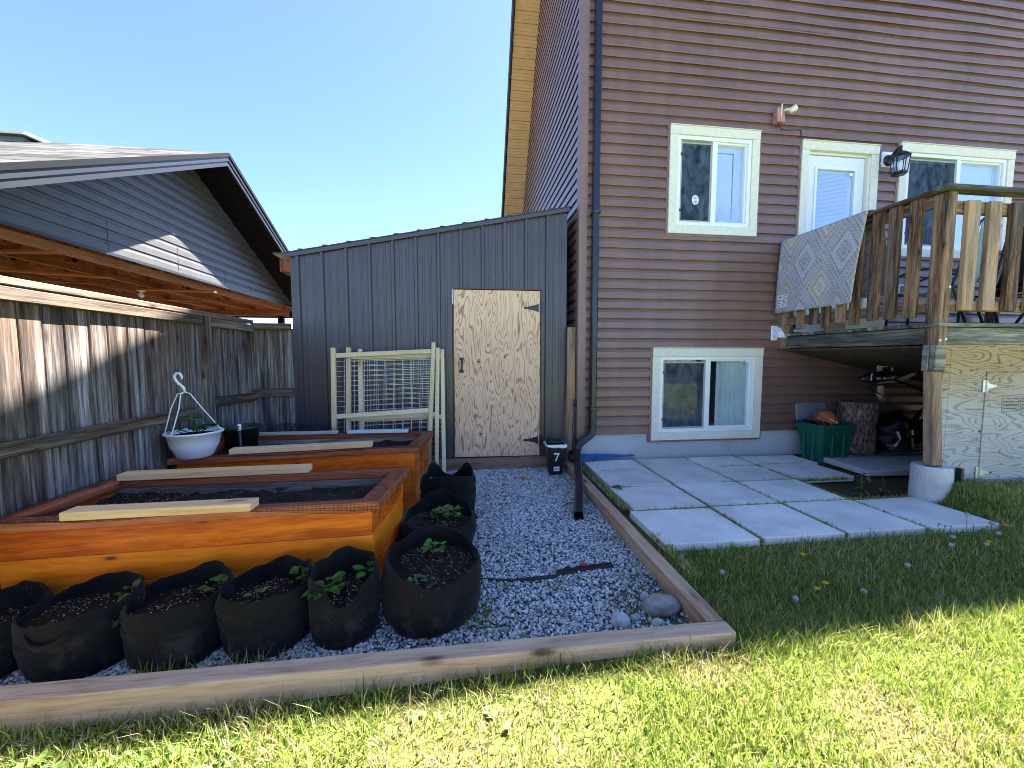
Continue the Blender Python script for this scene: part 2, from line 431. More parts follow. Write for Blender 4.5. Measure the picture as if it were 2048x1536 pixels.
def glass(name, refl=.22, tint=(.75, .85, .9), rough=.0):
    t = NT(name)
    gl = t.n('ShaderNodeBsdfGlossy', {'Color': (1, 1, 1), 'Roughness': rough})
    tr = t.n('ShaderNodeBsdfTransparent', {'Color': tint})
    lw = t.math('POWER', t.n('ShaderNodeLayerWeight', {'Blend': .5}).outputs['Facing'], 4.)
    f = t.math('ADD', t.math('MULTIPLY', lw, .6), refl, True)
    mx = t.n('ShaderNodeMixShader', {0: f, 1: tr.outputs[0], 2: gl.outputs[0]})
    t.t.links.new(mx.outputs[0], t.t.nodes['Material Output'].inputs[0])
    return t.m
M['glass'] = glass('window_glass', .15, (.93, .96, .98))
M['clearglass'] = glass('lantern_glass', .07, (.9, .92, .95))
def mesh_screen():
    t = NT('insect_screen')
    df = t.n('ShaderNodeBsdfDiffuse', {'Color': t.ramp(t.noise(t.mul(t.pos(), (9., 1., 5.)), 1., 5., .6, 1.2), [(.35, (.02, .03, .045)), (.7, (.13, .17, .22))])})
    tr = t.n('ShaderNodeBsdfTransparent', {'Color': (1, 1, 1)})
    mx = t.n('ShaderNodeMixShader', {0: .5, 1: tr.outputs[0], 2: df.outputs[0]})
    t.t.links.new(mx.outputs[0], t.t.nodes['Material Output'].inputs[0])
    return t.m
M['screen'] = mesh_screen()
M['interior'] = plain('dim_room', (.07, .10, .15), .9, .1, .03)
M['blind'] = plain('pale_blind', (.66, .72, .82), .8, .1, .02)
M['curtain'] = plain('pale_green_curtain', (.72, .80, .78), .9, .1, .04, 5.)

# ------------------------------------------------------------------ ground, lawn, gravel base
def lawn_z(x, y):
    t = min(1, max(0, (x + 1.2) / 2.2)); t = t * t * (3 - 2 * t)
    u = min(1, max(0, (y - 2.15) / .38)); v = min(1, max(0, (x - 3.82) / .12))
    g_ = .012 * nz(x * 1.7, y * 1.7, 3.)
    q = min(1, max(0, (y - 1.85) / .3))
    z = lerp(-.018, .035, t) + g_ + .165 * u * u * (3 - 2 * u) * v + .035 * q * (1 if x > 1.19 else 0)
    if y > 2.74: z = .04
    return -.12 if (x < 1.13 and y > 1.51) else z
def lawn_ground_mat():
    t = NT('lawn_thatch'); p = t.pos()
    f = t.noise(p, 55., 6., .7); g = t.noise(p, 1.6, 4., .6)
    green = t.ramp(f, [(.3, (.035, .048, .010)), (.7, (.17, .19, .05))])
    dry = t.ramp(f, [(.3, (.07, .05, .02)), (.7, (.30, .24, .11))])
    far = t.step(t.n('ShaderNodeSeparateXYZ', {0: p}).outputs[1], .2, -.8)
    c_ = t.mix(t.step(g, .5, .68), green, dry)
    c_ = t.mix(far, c_, t.ramp(f, [(.3, (.08, .13, .02)), (.7, (.30, .36, .08))]))  # lawn behind the camera set brighter to bounce light into the yard
    t.fin(c_, .95, .1); t.bump(f, 1., .02)
    return t.m
mb = MB()
def big(u, v):
    x = lerp(-60, 60, u); y = lerp(-60, 90, v); return (x, y, -.09)
mb.grid(big, 4, 4); tag(mb.build('ground', M['earth'], recalc=False), kind='structure')
mb = MB()
def lw(u, v):
    x = lerp(-2.6, 14, u ** 1.3); y = lerp(-9., 3.2, v ** .5); return (x, y, lawn_z(x, y))
lawn = MB().grid(lw, 160, 160).build('lawn', lawn_ground_mat(), smooth=True)
tag(lawn, kind='structure')
t = NT('gravel_bed'); p = t.pos(); f = t.noise(p, 160., 4., .7)
t.fin(t.ramp(f, [(.3, (.05, .052, .056)), (.7, (.26, .27, .28))]), .9, .2); t.bump(f, .8, .01)
g = MB().grid(lambda u, v: (lerp(-2.35, 1.12, u), lerp(1.5, 7., v), -.004 + .006 * nz(u * 9, v * 9)), 30, 40).build('gravel_path', t.m, smooth=True)
tag(g, kind='structure')
def pg(u, v):
    x = lerp(1.20, 7.5, u); y = lerp(2.225 if x < 3.75 else 2.72, 4.4, v)
    return (x, y, (.055 if x < 3.9 else .085) + .01 * nz(x * 4, y * 4))
tag(MB().grid(pg, 60, 30).build('soil_bed', M['earth'], smooth=True), kind='structure')
# ------------------------------------------------------------------ house
W = 4.265; HX = 1.30; HX1 = 9.0
house = thing('brown_house', (4., 6., 0.), 'tall brown vinyl-sided house with cream-trimmed windows behind the deck', 'house')
CH = .1127; SZ0 = 1.63 - 12 * CH
PROF = [(0., -.001), (0., -.022), (.05 * CH, -.024), (.60 * CH, -.022), (.66 * CH, -.017), (1.0 * CH, -.002)]   # (z above the lap, y out)
HOOK = [(.22 * CH, -.003), (.19 * CH, -.019), (.0, -.0215)]; TAIL = (1.26 * CH, -.0015)
def prof_y(z):
    for (a, ya), (b, yb) in zip(PROF[1:], PROF[2:]):
        if a <= z <= b: return lerp(ya, yb, (z - a) / (b - a) if b > a else 0)
    return PROF[-1][1]
def clip_prof(z0, z1):
    pts = []
    if z0 <= 1e-6: pts += HOOK
    pts.append((z0, prof_y(max(z0, 0))))
    for z, y in PROF[1:]:
        if z0 < z < z1: pts.append((z, y))
    pts.append((z1, prof_y(z1)))
    if z1 > CH - 1e-5: pts.append(TAIL)
    return pts
# casing rectangles (x0, x1, z0, z1)
CAS = {'small': (2.305, 3.403, 2.709, 3.884), 'low': (2.165, 3.560, .322, 1.402), 'door': (3.948, 4.975, 1.50, 3.828), 'large': (5.265, 6.92, 2.541, 3.884)}
def strips(z, x0, x1, openings):
    out = [(x0, x1)]
    for (a, b, c, d) in openings:
        if c < z < d:
            out = [q for (p_, r_) in out for q in ((p_, min(r_, a)), (max(p_, b), r_)) if q[1] - q[0] > .002]
    return out
mb = MB()
def wav(x, z):
    if z < 4.0: return .0015 * nz(x * .9, z * 3)
    k = min(1, (z - 4.0) / .6)
    return k * (.021 * nz(x * .55, z * 2.1) + .006 * nz(x * 1.7, z * 5))
k = 0
OP = [(a - .022, b + .022, c - .022, d + .022) for (a, b, c, d) in CAS.values()]
while SZ0 + k * CH < 7.5:
    zb = SZ0 + k * CH; zt = zb + CH
    lo = .315 if k * CH + SZ0 < .42 else 0
    cuts = sorted({zb, zt} | {c for o in OP for c in o[2:] if zb < c < zt})
    for c0, c1 in zip(cuts, cuts[1:]):
        if c1 < .40: continue
        c0 = max(c0, .40)
        pr = clip_prof(c0 - zb, c1 - zb)
        for (xa, xb) in strips((c0 + c1) / 2, HX + .06, HX1, OP):
            n = max(1, int((xb - xa) / .2))
            seam = random.uniform(xa, xb)
            for i in range(n):
                xs = [lerp(xa, xb, i / n), lerp(xa, xb, (i + 1) / n)]
                vs = []
                for x in xs:
                    wv = wav(x, zb); bul = abs(wav(x + 7, zb)) * .8
                    for z, y in pr: vs.append((x, W + y - bul * (1 - z / CH) - (.0015 if x > seam else 0), zb + z + wv))
                m = len(pr)
                mb.add(vs, [(j, j + 1, m + j + 1, m + j) for j in range(m - 1)], rnd=.5)
    k += 1
mb.build('siding', M['siding'], house, recalc=False)
# slipped trim piece high on the wall
mb = MB(); mb.box((2.5, W - .034, 5.03), (4.25, W - .016, 5.055)); mb.build('slipped_siding_strip', M['siding'], house)
# left side wall siding (faces -x) under the rake
mb = MB()
def rake_z(y): return min(7.57 + .4 * (y - 4.57), 7.135 - 1.463 * (y - 6.61))
k = 0
while SZ0 + k * CH < 8.1:
    zb = SZ0 + k * CH; zt = zb + CH
    ye = 12.0 if zt < 1.0 else min(12., 6.61 + (7.135 - zt) / 1.463)
    ys = W + .07 if zt < 7.45 else 4.57 + (zt - 7.57) / .4
    if ye - ys > .05 and zb > .33:
        vs = []
        for y in (ys, ye):
            for z, d in HOOK + PROF[1:] + [TAIL]: vs.append((HX + d + .001, y, zb + z))
        m = len(PROF) + 3
        mb.add(vs, [(j, j + 1, m + j + 1, m + j) for j in range(m - 1)], rnd=.5)
    k += 1
mb.build('side_siding', M['siding'], house, recalc=False)
mb = MB(); mb.box((HX - .028, W - .028, .37), (HX + .068, W - .0, 7.3)); mb.box((HX - .028, W + .0, .37), (HX - .001, W + .075, 7.3))
mb.build('corner_trim', M['trimbrown'], house, .004)
# J-channels round the openings
mb = MB()
for (a, b, c, d) in CAS.values():
    y0, y1 = W - .029, W + .0
    mb.box((a - .024, y0, c - .024), (a - .002, y1, d + .03)); mb.box((b + .002, y0, c - .024), (b + .024, y1, d + .03))
    mb.box((a - .002, y0, d + .004), (b + .002, y1, d + .026)); mb.box((a - .002, y0, c - .024), (b + .002, y1, c - .002))
mb.build('channel_trim', M['trimbrown'], house, .002)
mb = MB()
mb.prism([(HX + .02, -.1), (9., -.1), (9., .47), (HX + .02, .47)], W + .012, W + .2, 'y'); mb.box((HX + .021, W + .21, -.1), (HX + .05, 12., .5))
mb.box((HX + .05, W - .005, .385), (2.13, W + .006, .43))
mb.build('foundation', M['foundation'], house)
mb = MB(); mb.box((HX + .02, 4.75, .3), (9., 11.9, 4.3)); mb.prism([(4.40, 4.31), (11.9, 4.31), (8.40, 4.31), (6.55, 7.05), (5.9, 7.9), (4.42, 7.3)], HX + .02, 9., 'x')
mb.box((8.95, 4.3, .3), (9.0, 4.74, 4.3))
mb.build('wall', M['trimbrown'], house)
# roof, soffit, rake board, added block against the sun
mb = MB()
outer = [(4.29, 7.30), (5.94, 8.0), (6.61, 7.30), (9.7, 2.78)]
th = [(9.82, 2.86), (6.72, 7.40), (5.96, 8.28), (4.20, 7.50)]
loop = outer + th; vs = []
for x, o_ in ((.862, -.12), (4.55, -.085), (9.3, .20)):  # unseen front eave skewed so its shadow edge falls along the timber
    for y, z in loop: vs.append((x, y + o_ if y < 4.6 else y, z))
n = len(loop)
mb.add(vs, [tuple(range(n))[::-1], tuple(range(2 * n, 3 * n))] + [(j * n + i, j * n + (i + 1) % n, (j + 1) * n + (i + 1) % n, (j + 1) * n + i) for i in range(n) for j in (0, 1)])
mb.build('roof', M['roof_dark'], house)
mb = MB(); sl = 1.463; ln = math.hypot(1, sl)
mb.prism([(y - .004 * sl, z - .01) for y, z in ((6.0, 8.02), (9.6, 2.76))] + [(9.6, 2.74 + .0), (6.0, 7.99)], .87, HX - .02, 'x')
n = 0; L = 3.6 * ln
dirv = Vector((0, 1 / ln, -sl / ln)); nrm = Vector((0, -sl / ln, -1 / ln))
mb = MB(); base = Vector((0, 5.98, 8.03))
pitch = .150
while n * pitch < L:
    a = base + dirv * (n * pitch); 
    for (s0, s1, o) in ((0, .045, .012), (.045, .052, .004), (.052, .097, .012), (.097, .150, .0125), ):
        if s1 - s0 < .02: pass
        q0 = a + dirv * (s0 + .0008) + nrm * o; q1 = a + dirv * (s1 - .0008) + nrm * o
        vs = [(x, p_.y, p_.z) for p_ in (q0, q1) for x in (.875, HX - .018)]
        mb.add(vs, [(0, 1, 3, 2)])
        # small return at the groove
        q2 = q1 - nrm * .012
        mb.add([(.875, q1.y, q1.z), (HX - .018, q1.y, q1.z), (HX - .018, q2.y, q2.z), (.875, q2.y, q2.z)], [(0, 1, 2, 3)])
    n += 1
mb.build('soffit', M['soffit'], house, recalc=False)
mb = MB(); mb.prism([(4.08, 7.26), (5.95, 7.94), (9.72, 2.68), (9.80, 2.88), (5.97, 8.34), (4.10, 7.53)], .835, .861, 'x')
mb.build('rake_board', M['roof_dark'], house)
mb = MB(); mb.box((.92, 6.25, 7.7), (1.75, 7.45, 9.5)); mb.build('sun_blocker', M['trimbrown'], house)  # added block above the view, keeps sun off the far fence end

def tilt_window(name, key, cw, top_cap=True, mull=.5, label=None, curtain=False, sticker=None):
    a, b, c, d = CAS[key]
    y0 = W - .046
    wroot_mb = MB()
    # casing boards butt-jointed: head and sill run between the stiles as on the photo
    wroot_mb.box((a, y0 - .004, d - cw), (b, W + .01, d))
    wroot_mb.box((a, y0, c), (a + cw, W + .01, d - cw - .001)); wroot_mb.box((b - cw, y0, c), (b, W + .01, d - cw - .001))
    wroot_mb.box((a + cw + .001, y0 + .001, c), (b - cw - .001, W + .01, c + cw))
    if top_cap: wroot_mb.box((a - .004, y0 - .014, d + .0005), (b + .004, W, d + .010))
    win = wroot_mb.build('window', M['cream'], house, .003)
    a2, b2, c2, d2 = a + cw, b - cw, c + cw, d - cw
    fw = .042; xm = lerp(a2, b2, mull)
    f = MB(); yf0, yf1 = W - .034, W + .07
    f.box((a2 + .001, yf0, d2 - fw), (b2 - .001, yf1, d2 - .001)); f.box((a2 + .001, yf0, c2 + .001), (b2 - .001, yf1, c2 + fw))
    f.box((a2 + .001, yf0, c2 + fw), (a2 + fw, yf1, d2 - fw)); f.box((b2 - fw, yf0, c2 + fw), (b2 - .001, yf1, d2 - fw))
    f.box((xm - .028, yf0 + .004, c2 + fw), (xm + .028, yf1, d2 - fw))
    # inner bead of the fixed light
    for (lo, hi) in (((xm + .028, W - .012, c2 + fw), (xm + .046, W + .06, d2 - fw)), ((b2 - fw - .018, W - .012, c2 + fw), (b2 - fw, W + .06, d2 - fw)),
                     ((xm + .046, W - .012, c2 + fw), (b2 - fw - .018, W + .06, c2 + fw + .018)), ((xm + .046, W - .012, d2 - fw - .018), (b2 - fw - .018, W + .06, d2 - fw))): f.box(lo, hi)
    f.build('frame', M['white'], win, .002)
    sx0, sx1, sz0, sz1 = a2 + fw + .002, xm - .030, c2 + fw + .002, d2 - fw - .022
    s = MB(); sw = .018; ys0, ys1 = W - .022, W - .010
    s.box((sx0, ys0, sz0), (sx0 + sw, ys1, sz1)); s.box((sx1 - sw, ys0, sz0), (sx1, ys1, sz1))
    s.box((sx0 + sw, ys0, sz0), (sx1 - sw, ys1, sz0 + sw)); s.box((sx0 + sw, ys0, sz1 - sw), (sx1 - sw, ys1, sz1))
    s.build('screen_frame', M['screen_frame'], win)
    MB().box((sx0 + sw, W - .0165, sz0 + sw), (sx1 - sw, W - .0155, sz1 - sw)).build('screen', M['screen'], win)
    for zz in (lerp(sz0, sz1, .14), lerp(sz0, sz1, .84)):
        cl = MB(); cl.box((sx0 - .008, W - .040, zz - .012), (sx0 + .016, W - .0225, zz + .012)); cl.build('clip', M['black'], win, .002)
    pn = MB(); pn.box((a2 + fw, W + .022, c2 + fw), (xm - .028, W + .026, d2 - fw)); pn.box((xm + .040, W + .012, c2 + fw + .01), (b2 - fw - .012, W + .016, d2 - fw - .01))
    pn.build('pane', M['glass'], win)
    yb = W + .46
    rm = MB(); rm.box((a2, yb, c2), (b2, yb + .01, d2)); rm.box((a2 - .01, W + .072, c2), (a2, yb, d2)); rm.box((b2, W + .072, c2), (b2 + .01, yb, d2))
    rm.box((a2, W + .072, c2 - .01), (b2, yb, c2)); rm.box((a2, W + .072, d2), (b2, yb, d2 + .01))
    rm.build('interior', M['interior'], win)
    return win, (a2, b2, c2, d2, xm)
win, q = tilt_window('small', 'small', .095)
win['label'] = 'upper two-pane sliding window with a round white sticker'
a2, b2, c2, d2, xm = q
mb = MB(); mb.box((xm + .02, W + .072, c2), (b2 - .16, W + .076, d2 - .12)); mb.box((b2 - .15, W + .060, c2), (b2 - .06, W + .075, d2 - .05)); mb.box((xm + .02, W + .055, d2 - .115), (b2 - .05, W + .071, d2 - .05)); mb.build('blind', M['blind'], win)
mb = MB()
for k in range(26):
    x = random.uniform(xm + .07, b2 - .1); z = c2 + .05
    mb.tube([(x, W + .045, z), (x + random.uniform(-.05, .05), W + .04, z + random.uniform(.12, .3))], [.004, .0015], 4)
mb.lathe([(.001, 0), (.07, 0), (.075, .05), (.05, .09), (.001, .1)], (xm + .17, W + .11, c2 + .05), 14)
mb.build('sill_plant', M['blind'], win)
st = MB(); cx, cz = 2.64, 3.095
poly = [(cx + .042 * math.cos(t), cz + .053 * math.sin(t)) for t in [2 * PI * i / 28 for i in range(28)]]
st.prism(poly, W - .0195, W - .0175, 'y'); st.build('sticker', M['white'], win)
st = MB()
st.prism([(cx - .004, cz - .045), (cx + .004, cz - .045), (cx + .003, cz - .005), (cx - .003, cz - .005)], W - .021, W - .0197, 'y')
for dx, dz, r_ in ((-.018, -.022, .008), (.018, -.022, .008), (-.02, .012, .007), (0., .02, .009), (.02, .012, .007), (-.012, .032, .005), (.012, .032, .005)):
    st.prism([(cx + dx + r_ * math.cos(t), cz + dz + r_ * math.sin(t)) for t in [2 * PI * i / 10 for i in range(10)]], W - .021, W - .0197, 'y')
st.build('sticker_emblem', plain('sticker_ink', (.06, .08, .12), .7), win)

win, q = tilt_window('low', 'low', .092)
win['label'] = 'basement sliding window with pale curtains on the right'
a2, b2, c2, d2, xm = q
def cur(u, v):
    x = lerp(xm + .17, b2 - .03, u); return (x, W + .058 + .014 * math.sin(u * 30) + .007 * math.sin(u * 71 + 1), lerp(c2, d2, v))
MB().grid(cur, 90, 6).build('curtain', M['curtain'], win, smooth=True, recalc=False)
mb = MB(); mb.box((a2 + .045, W + .06, c2), (a2 + .10, W + .085, d2)); mb.build('curtain', M['curtain'], win)
mb = MB(); mb.box((b2 - .13, W - .036, d2 - .075), (b2 - .05, W - .0345, d2 - .035)); mb.build('paper_label', M['white'], win)

win, q = tilt_window('large', 'large', .10, mull=.52)
win['label'] = 'large sliding window behind the deck railing'
a2, b2, c2, d2, xm = q
mb = MB(); mb.box((xm + .02, W + .065, c2), (b2 - .02, W + .07, d2 - .04)); mb.build('blind', M['blind'], win)

# back door
a, b, c, d = CAS['door']; cw = .10
mb = MB(); y0 = W - .042
mb.box((a, y0 - .004, d - cw), (b, W + .01, d)); mb.box((a, y0, c + .13), (a + cw, W + .01, d - cw - .001)); mb.box((b - cw, y0, c + .13), (b, W + .01, d - cw - .001))
mb.box((a - .005, y0 - .014, d + .0005), (b + .005, W, d + .01))
mb.box((a, y0, 1.60), (b, W + .01, 1.70))
door = mb.build('back_door', M['cream'], house, .003); door['label'] = 'white back door with a glazed blind panel in cream casing'
sx0, sx1, sz0, sz1 = a + cw + .012, b - cw - .04, 1.715, d - cw - .035
mb = MB(); mb.box((a + cw, W - .005, d - cw - .03), (b - cw, W + .06, d - cw - .001)); mb.box((a + cw, W - .005, 1.715), (a + cw + .01, W + .06, d - cw - .03)); mb.box((b - cw - .036, W - .03, 1.715), (b - cw - .001, W + .06, d - cw - .03))
mb.build('door_frame', M['cream'], door)
gx0, gx1, gz0, gz1 = sx0 + .135, sx1 - .135, sz0 + .22, sz1 - .155
mb = MB(); ya, yb = W + .008, W + .05
mb.box((sx0, ya, sz0), (gx0, yb, sz1)); mb.box((gx1, ya, sz0), (sx1, yb, sz1)); mb.box((gx0, ya, sz0), (gx1, yb, gz0)); mb.box((gx0, ya, gz1), (gx1, yb, sz1))
mb.build('slab', M['door_white'], door, .002)
mb = MB(); e = .03
for lo, hi in (((gx0 - e, ya - .014, gz0 - e), (gx0, ya - .001, gz1 + e)), ((gx1, ya - .014, gz0 - e), (gx1 + e, ya - .001, gz1 + e)), ((gx0, ya - .014, gz0 - e), (gx1, ya - .001, gz0)), ((gx0, ya - .014, gz1), (gx1, ya - .001, gz1 + e))): mb.box(lo, hi)
mb.build('glazing_bead', M['white'], door, .004)
mb = MB(); mb.box((gx0, W + .018, gz0), (gx1, W + .021, gz1)); mb.build('pane', M['glass'], door)
mb = MB(); z = gz0
while z < gz1 - .02:
    mb.add([(gx0, W + .034, z), (gx1 - .05, W + .034, z), (gx1 - .05, W + .042, z + .0165), (gx0, W + .042, z + .0165)], [(0, 1, 2, 3)]); z += .0155
mb.box((gx0, W + .0425, gz0), (gx1, W + .0445, gz1)); mb.build('blind', M['blind'], door)
mb = MB(); mb.box((gx1 - .055, W + .015, gz1 - .05), (gx1 - .01, W + .0172, gz1 - .015)); mb.build('paper_label', M['white'], door)
# outlet box on the wall
mb = MB(); mb.box((5.36, W - .05, 2.06), (5.45, W - .0, 2.20)); mb.build('outlet_box', M['white'], house, .006)
mb = MB(); mb.box((5.375, W - .053, 2.08), (5.435, W - .0505, 2.18)); mb.build('outlet_cover', plain('grey_cover', (.10, .11, .13)), house)

# ------------------------------------------------------------------ downspout
ds = thing('downspout', (1.44, W - .07, 0), 'black rain downspout running down the house corner onto the gravel', 'downspout')
mb = MB()
def rect_pipe(mb, path, a_, b_):
    secs = []
    for i, p_ in enumerate(path):
        p_ = Vector(p_); dd = Vector(path[min(i + 1, len(path) - 1)]) - Vector(path[max(0, i - 1)]); dd.normalize()
        sx = Vector((1, 0, 0)); sx = (sx - dd * sx.dot(dd)).normalized(); sy = dd.cross(sx)
        c8 = .012
        ring = [(-a_ + c8, -b_), (a_ - c8, -b_), (a_, -b_ + c8), (a_, b_ - c8), (a_ - c8, b_), (-a_ + c8, b_), (-a_, b_ - c8), (-a_, -b_ + c8)]
        secs.append([p_ + sx * u + sy * v for u, v in ring])
    vs = [v for s_ in secs for v in s_]; n = 8
    fs = [(i * n + k, i * n + (k + 1) % n, (i + 1) * n + (k + 1) % n, (i + 1) * n + k) for i in range(len(secs) - 1) for k in range(n)]
    fs.append(tuple(range(n)))
    mb.add(vs, fs)
rect_pipe(mb, [(1.445, W - .075, 7.2), (1.440, W - .075, .70)], .034, .040)
mb.build('pipe', M['downspout'], ds, .002)
mb = MB(); rect_pipe(mb, [(1.440, W - .076, .71), (1.440, W - .076, .50), (1.437, W - .080, .46), (1.427, W - .086, .43), (1.405, W - .092, .405), (1.34, W - .105, .365), (1.285, W - .12, .325), (1.255, W - .14, .29), (1.24, W - .18, .255)], .037, .043)
mb.build('elbow', M['downspout'], ds, .002)
mb = MB(); rect_pipe(mb, [(1.238, W - .18, .258), (1.20, W - .32, .215), (1.13, W - .56, .175), (1.02, 3.30, .115), (.885, 2.87, .048)], .036, .036)
mb.build('outlet', M['downspout'], ds, .002)
mb = MB()
for z in (.70, 2.86): mb.box((1.400, W - .123, z), (1.484, W - .0, z + .035))
mb.build('bracket', M['downspout'], ds, .003)
mb = MB()
for z in (.717, 2.88, 1.3): mb.lathe([(.006, 0), (.004, .004), (.0, .005)], (0, 0, 0), 8, Matrix.Translation((1.445, W - .122, z)) @ Matrix.Rotation(PI / 2, 4, 'X'))
mb.build('screw', M['galv'], ds)

# ------------------------------------------------------------------ lantern, security light, vent
ln = thing('wall_lantern', (5.06, W - .02, 3.6), 'black coach lantern on a white mounting block beside the back door', 'lantern')
mb = MB(); mb.prism([(5.025, 3.595), (5.215, 3.595), (5.215, 3.775), (5.025, 3.775)], W - .035, W - .001, 'y'); mb.build('mounting_block', M['white'], ln, .012, segs=3)
lx, ly = 5.045, W - .215
mb = MB()
mb.lathe([(.0, 0), (.045, 0), (.062, .012), (.066, .03)], (0, 0, 0), 20, Matrix.Translation((5.10, W - .068, 3.665)) @ Matrix.Rotation(-PI / 2, 4, 'X'))
mb.tube([(5.10, W - .06, 3.665), (5.09, W - .11, 3.71), (5.075, W - .16, 3.74), (lx, ly, 3.735), (lx, ly, 3.70)], [.022, .02, .018, .016, .014], 8)
mb.build('arm', M['black'], ln, smooth=True)
mb = MB(); mb.lathe([(.0, .085), (.014, .08), (.018, .055), (.045, .045), (.085, .012), (.098, .0), (.09, -.006), (.0, -.008)], (lx, ly, 3.625), 8); mb.build('cap', M['black'], ln)
mb = MB(); n = 6
for k in range(n):
    t_ = 2 * PI * k / n + .3
    mb.tube([(lx + .086 * math.cos(t_), ly + .086 * math.sin(t_), 3.62), (lx + .066 * math.cos(t_), ly + .066 * math.sin(t_), 3.43)], .0055, 5)
for z, r_ in ((3.612, .086), (3.445, .068)):
    mb.tube([(lx + r_ * math.cos(2 * PI * k / n + .3), ly + r_ * math.sin(2 * PI * k / n + .3), z) for k in range(n + 1)], .006, 5)
mb.lathe([(.0, -.012), (.06, -.012), (.074, .0), (.068, .012), (.0, .012)], (lx, ly, 3.425), 6)
mb.build('cage', M['black'], ln)
mb = MB(); mb.lathe([(.062, 3.44), (.080, 3.615)], (lx, ly, 0), 6); mb.build('glass', M['clearglass'], ln)
mb = MB(); mb.lathe([(.0, 3.44), (.014, 3.445), (.014, 3.49), (.028, 3.525), (.025, 3.56), (.0, 3.575)], (lx, ly, 0), 10); mb.build('bulb', M['white'], ln, smooth=True)

sc = thing('security_light', (3.60, W - .05, 4.06), 'white swivelling security light on a faded pink box above the door', 'security light')
mb = MB(); mb.prism([(3.565, 3.985), (3.665, 3.985), (3.665, 4.09), (3.62, 4.15), (3.565, 4.14)], W - .085, W - .016, 'y'); mb.build('junction_box', plain('faded_pink_box', (.40, .19, .18), .6, .3, .15, 20.), sc, .004)
mb = MB(); mb.tube([(3.64, W - .085, 4.10), (3.66, W - .11, 4.105), (3.70, W - .13, 4.10)], .013, 8); mb.tube([(3.615, W - .087, 4.03), (3.612, W - .09, 4.165), (3.62, W - .09, 4.175)], .007, 6); mb.build('swivel_arm', M['cream'], sc, smooth=True)
mb = MB(); Mx = Matrix.Translation((3.695, W - .13, 4.088)) @ Matrix.Rotation(R(66), 4, 'Y') @ Matrix.Rotation(R(18), 4, 'X')
mb.lathe([(.0, -.025), (.024, -.02), (.030, .0), (.035, .045), (.037, .050), (.032, .051), (.028, .04)], (0, 0, 0), 16, Mx); mb.build('lamp_head', M['cream'], sc, smooth=True)
mb = MB(); mb.lathe([(.0, .038), (.028, .04)], (0, 0, 0), 16, Mx); mb.build('lens', M['black'], sc)
mb = MB(); mb.tube([(3.61, W - .05, 3.99), (3.63, W - .05, 3.955), (3.69, W - .035, 3.93), (3.76, W - .028, 3.935), (3.845, W - .026, 3.945), (3.925, W - .027, 3.945), (3.932, W - .027, 3.90), (3.938, W - .027, 3.84)], .0055, 5); mb.build('cable', M['black'], sc)

vh = thing('dryer_vent', (3.73, W - .02, 1.58), 'white plastic dryer vent hood on the siding under the deck edge', 'vent')
mb = MB(); mb.box((3.665, W - .035, 1.50), (3.80, W - .016, 1.675)); mb.build('flange', M['white'], vh, .004)
mb = MB(); prof = [(W - .036, 1.665), (W - .07, 1.655), (W - .12, 1.60), (W - .135, 1.53), (W - .036, 1.53)]
mb.prism(prof, 3.675, 3.79, 'x'); mb.build('hood', M['white'], vh, .004)

# tarp and splash sheet at the foundation
mb = MB(); mb.grid(lambda u, v: (lerp(1.24, 1.96, u), W - .03 - .16 * v * (1 - u * .8) + .01 * nz(u * 6, v * 3), .155 - .005 * v + .04 * (1 - v) * (1 - u) + .012 * nz(u * 9, v * 5, 2)), 24, 8)
tag(mb.build('blue_tarp', plain('blue_tarpaulin', (.02, .10, .30), .4, .4, .2, 12.), smooth=True, solid=.002), 'folded blue tarpaulin tucked between the foundation and the paving slabs', 'tarp')
# ------------------------------------------------------------------ deck
dk = thing('wooden_deck', (4.6, 3.4, .1), 'raised weathered wooden deck with baluster railing outside the back door', 'deck')
DX, DY, DF = 3.78, 2.673, 1.575
mb = MB(); y = DY - .03; 
while y < W - .03:
    mb.box((DX - .03, y, DF - .03), (8.2, min(y + .135, W - .025), DF), axis=0); y += .14
mb.build('floor', M['deckgrey'], dk, .004)
mb = MB(); mb.box((DX, DY + .06, 1.405), (DX + .038, W - .02, 1.540), axis=1); mb.build('rim_joist', M['deckgrey'], dk, .004)
mb = MB(); mb.box((3.87, DY + .0, 1.402), (8.2, DY + .038, 1.540), axis=0); mb.build('rim_joist', M['deckgrey'], dk, .004)
mb = MB()
for x in (4.4, 5.0, 5.6, 6.2, 6.8, 7.4): mb.box((x, DY + .04, 1.405), (x + .038, W - .03, 1.543))
mb.build('joist', M['deckgrey'], dk)
# sloping drip panel under the floor
mb = MB(); mb.prism([(3.83, 1.395), (8.2, .52), (8.2, .505), (3.83, 1.38)], DY + .09, W - .03, 'y', lcf=lambda v: (v[0], v[1], v[2]))
mb.build('drip_panel', plywood('dull_underside_plywood', (.14, .105, .075), (.10, .075, .05), (.04, .025, .015), 1., 8.), dk)
mb = MB(); mb.box((4.34, W - .10, 1.31), (4.62, W - .03, 1.36)); mb.build('ledger_block', M['deckgrey'], dk)
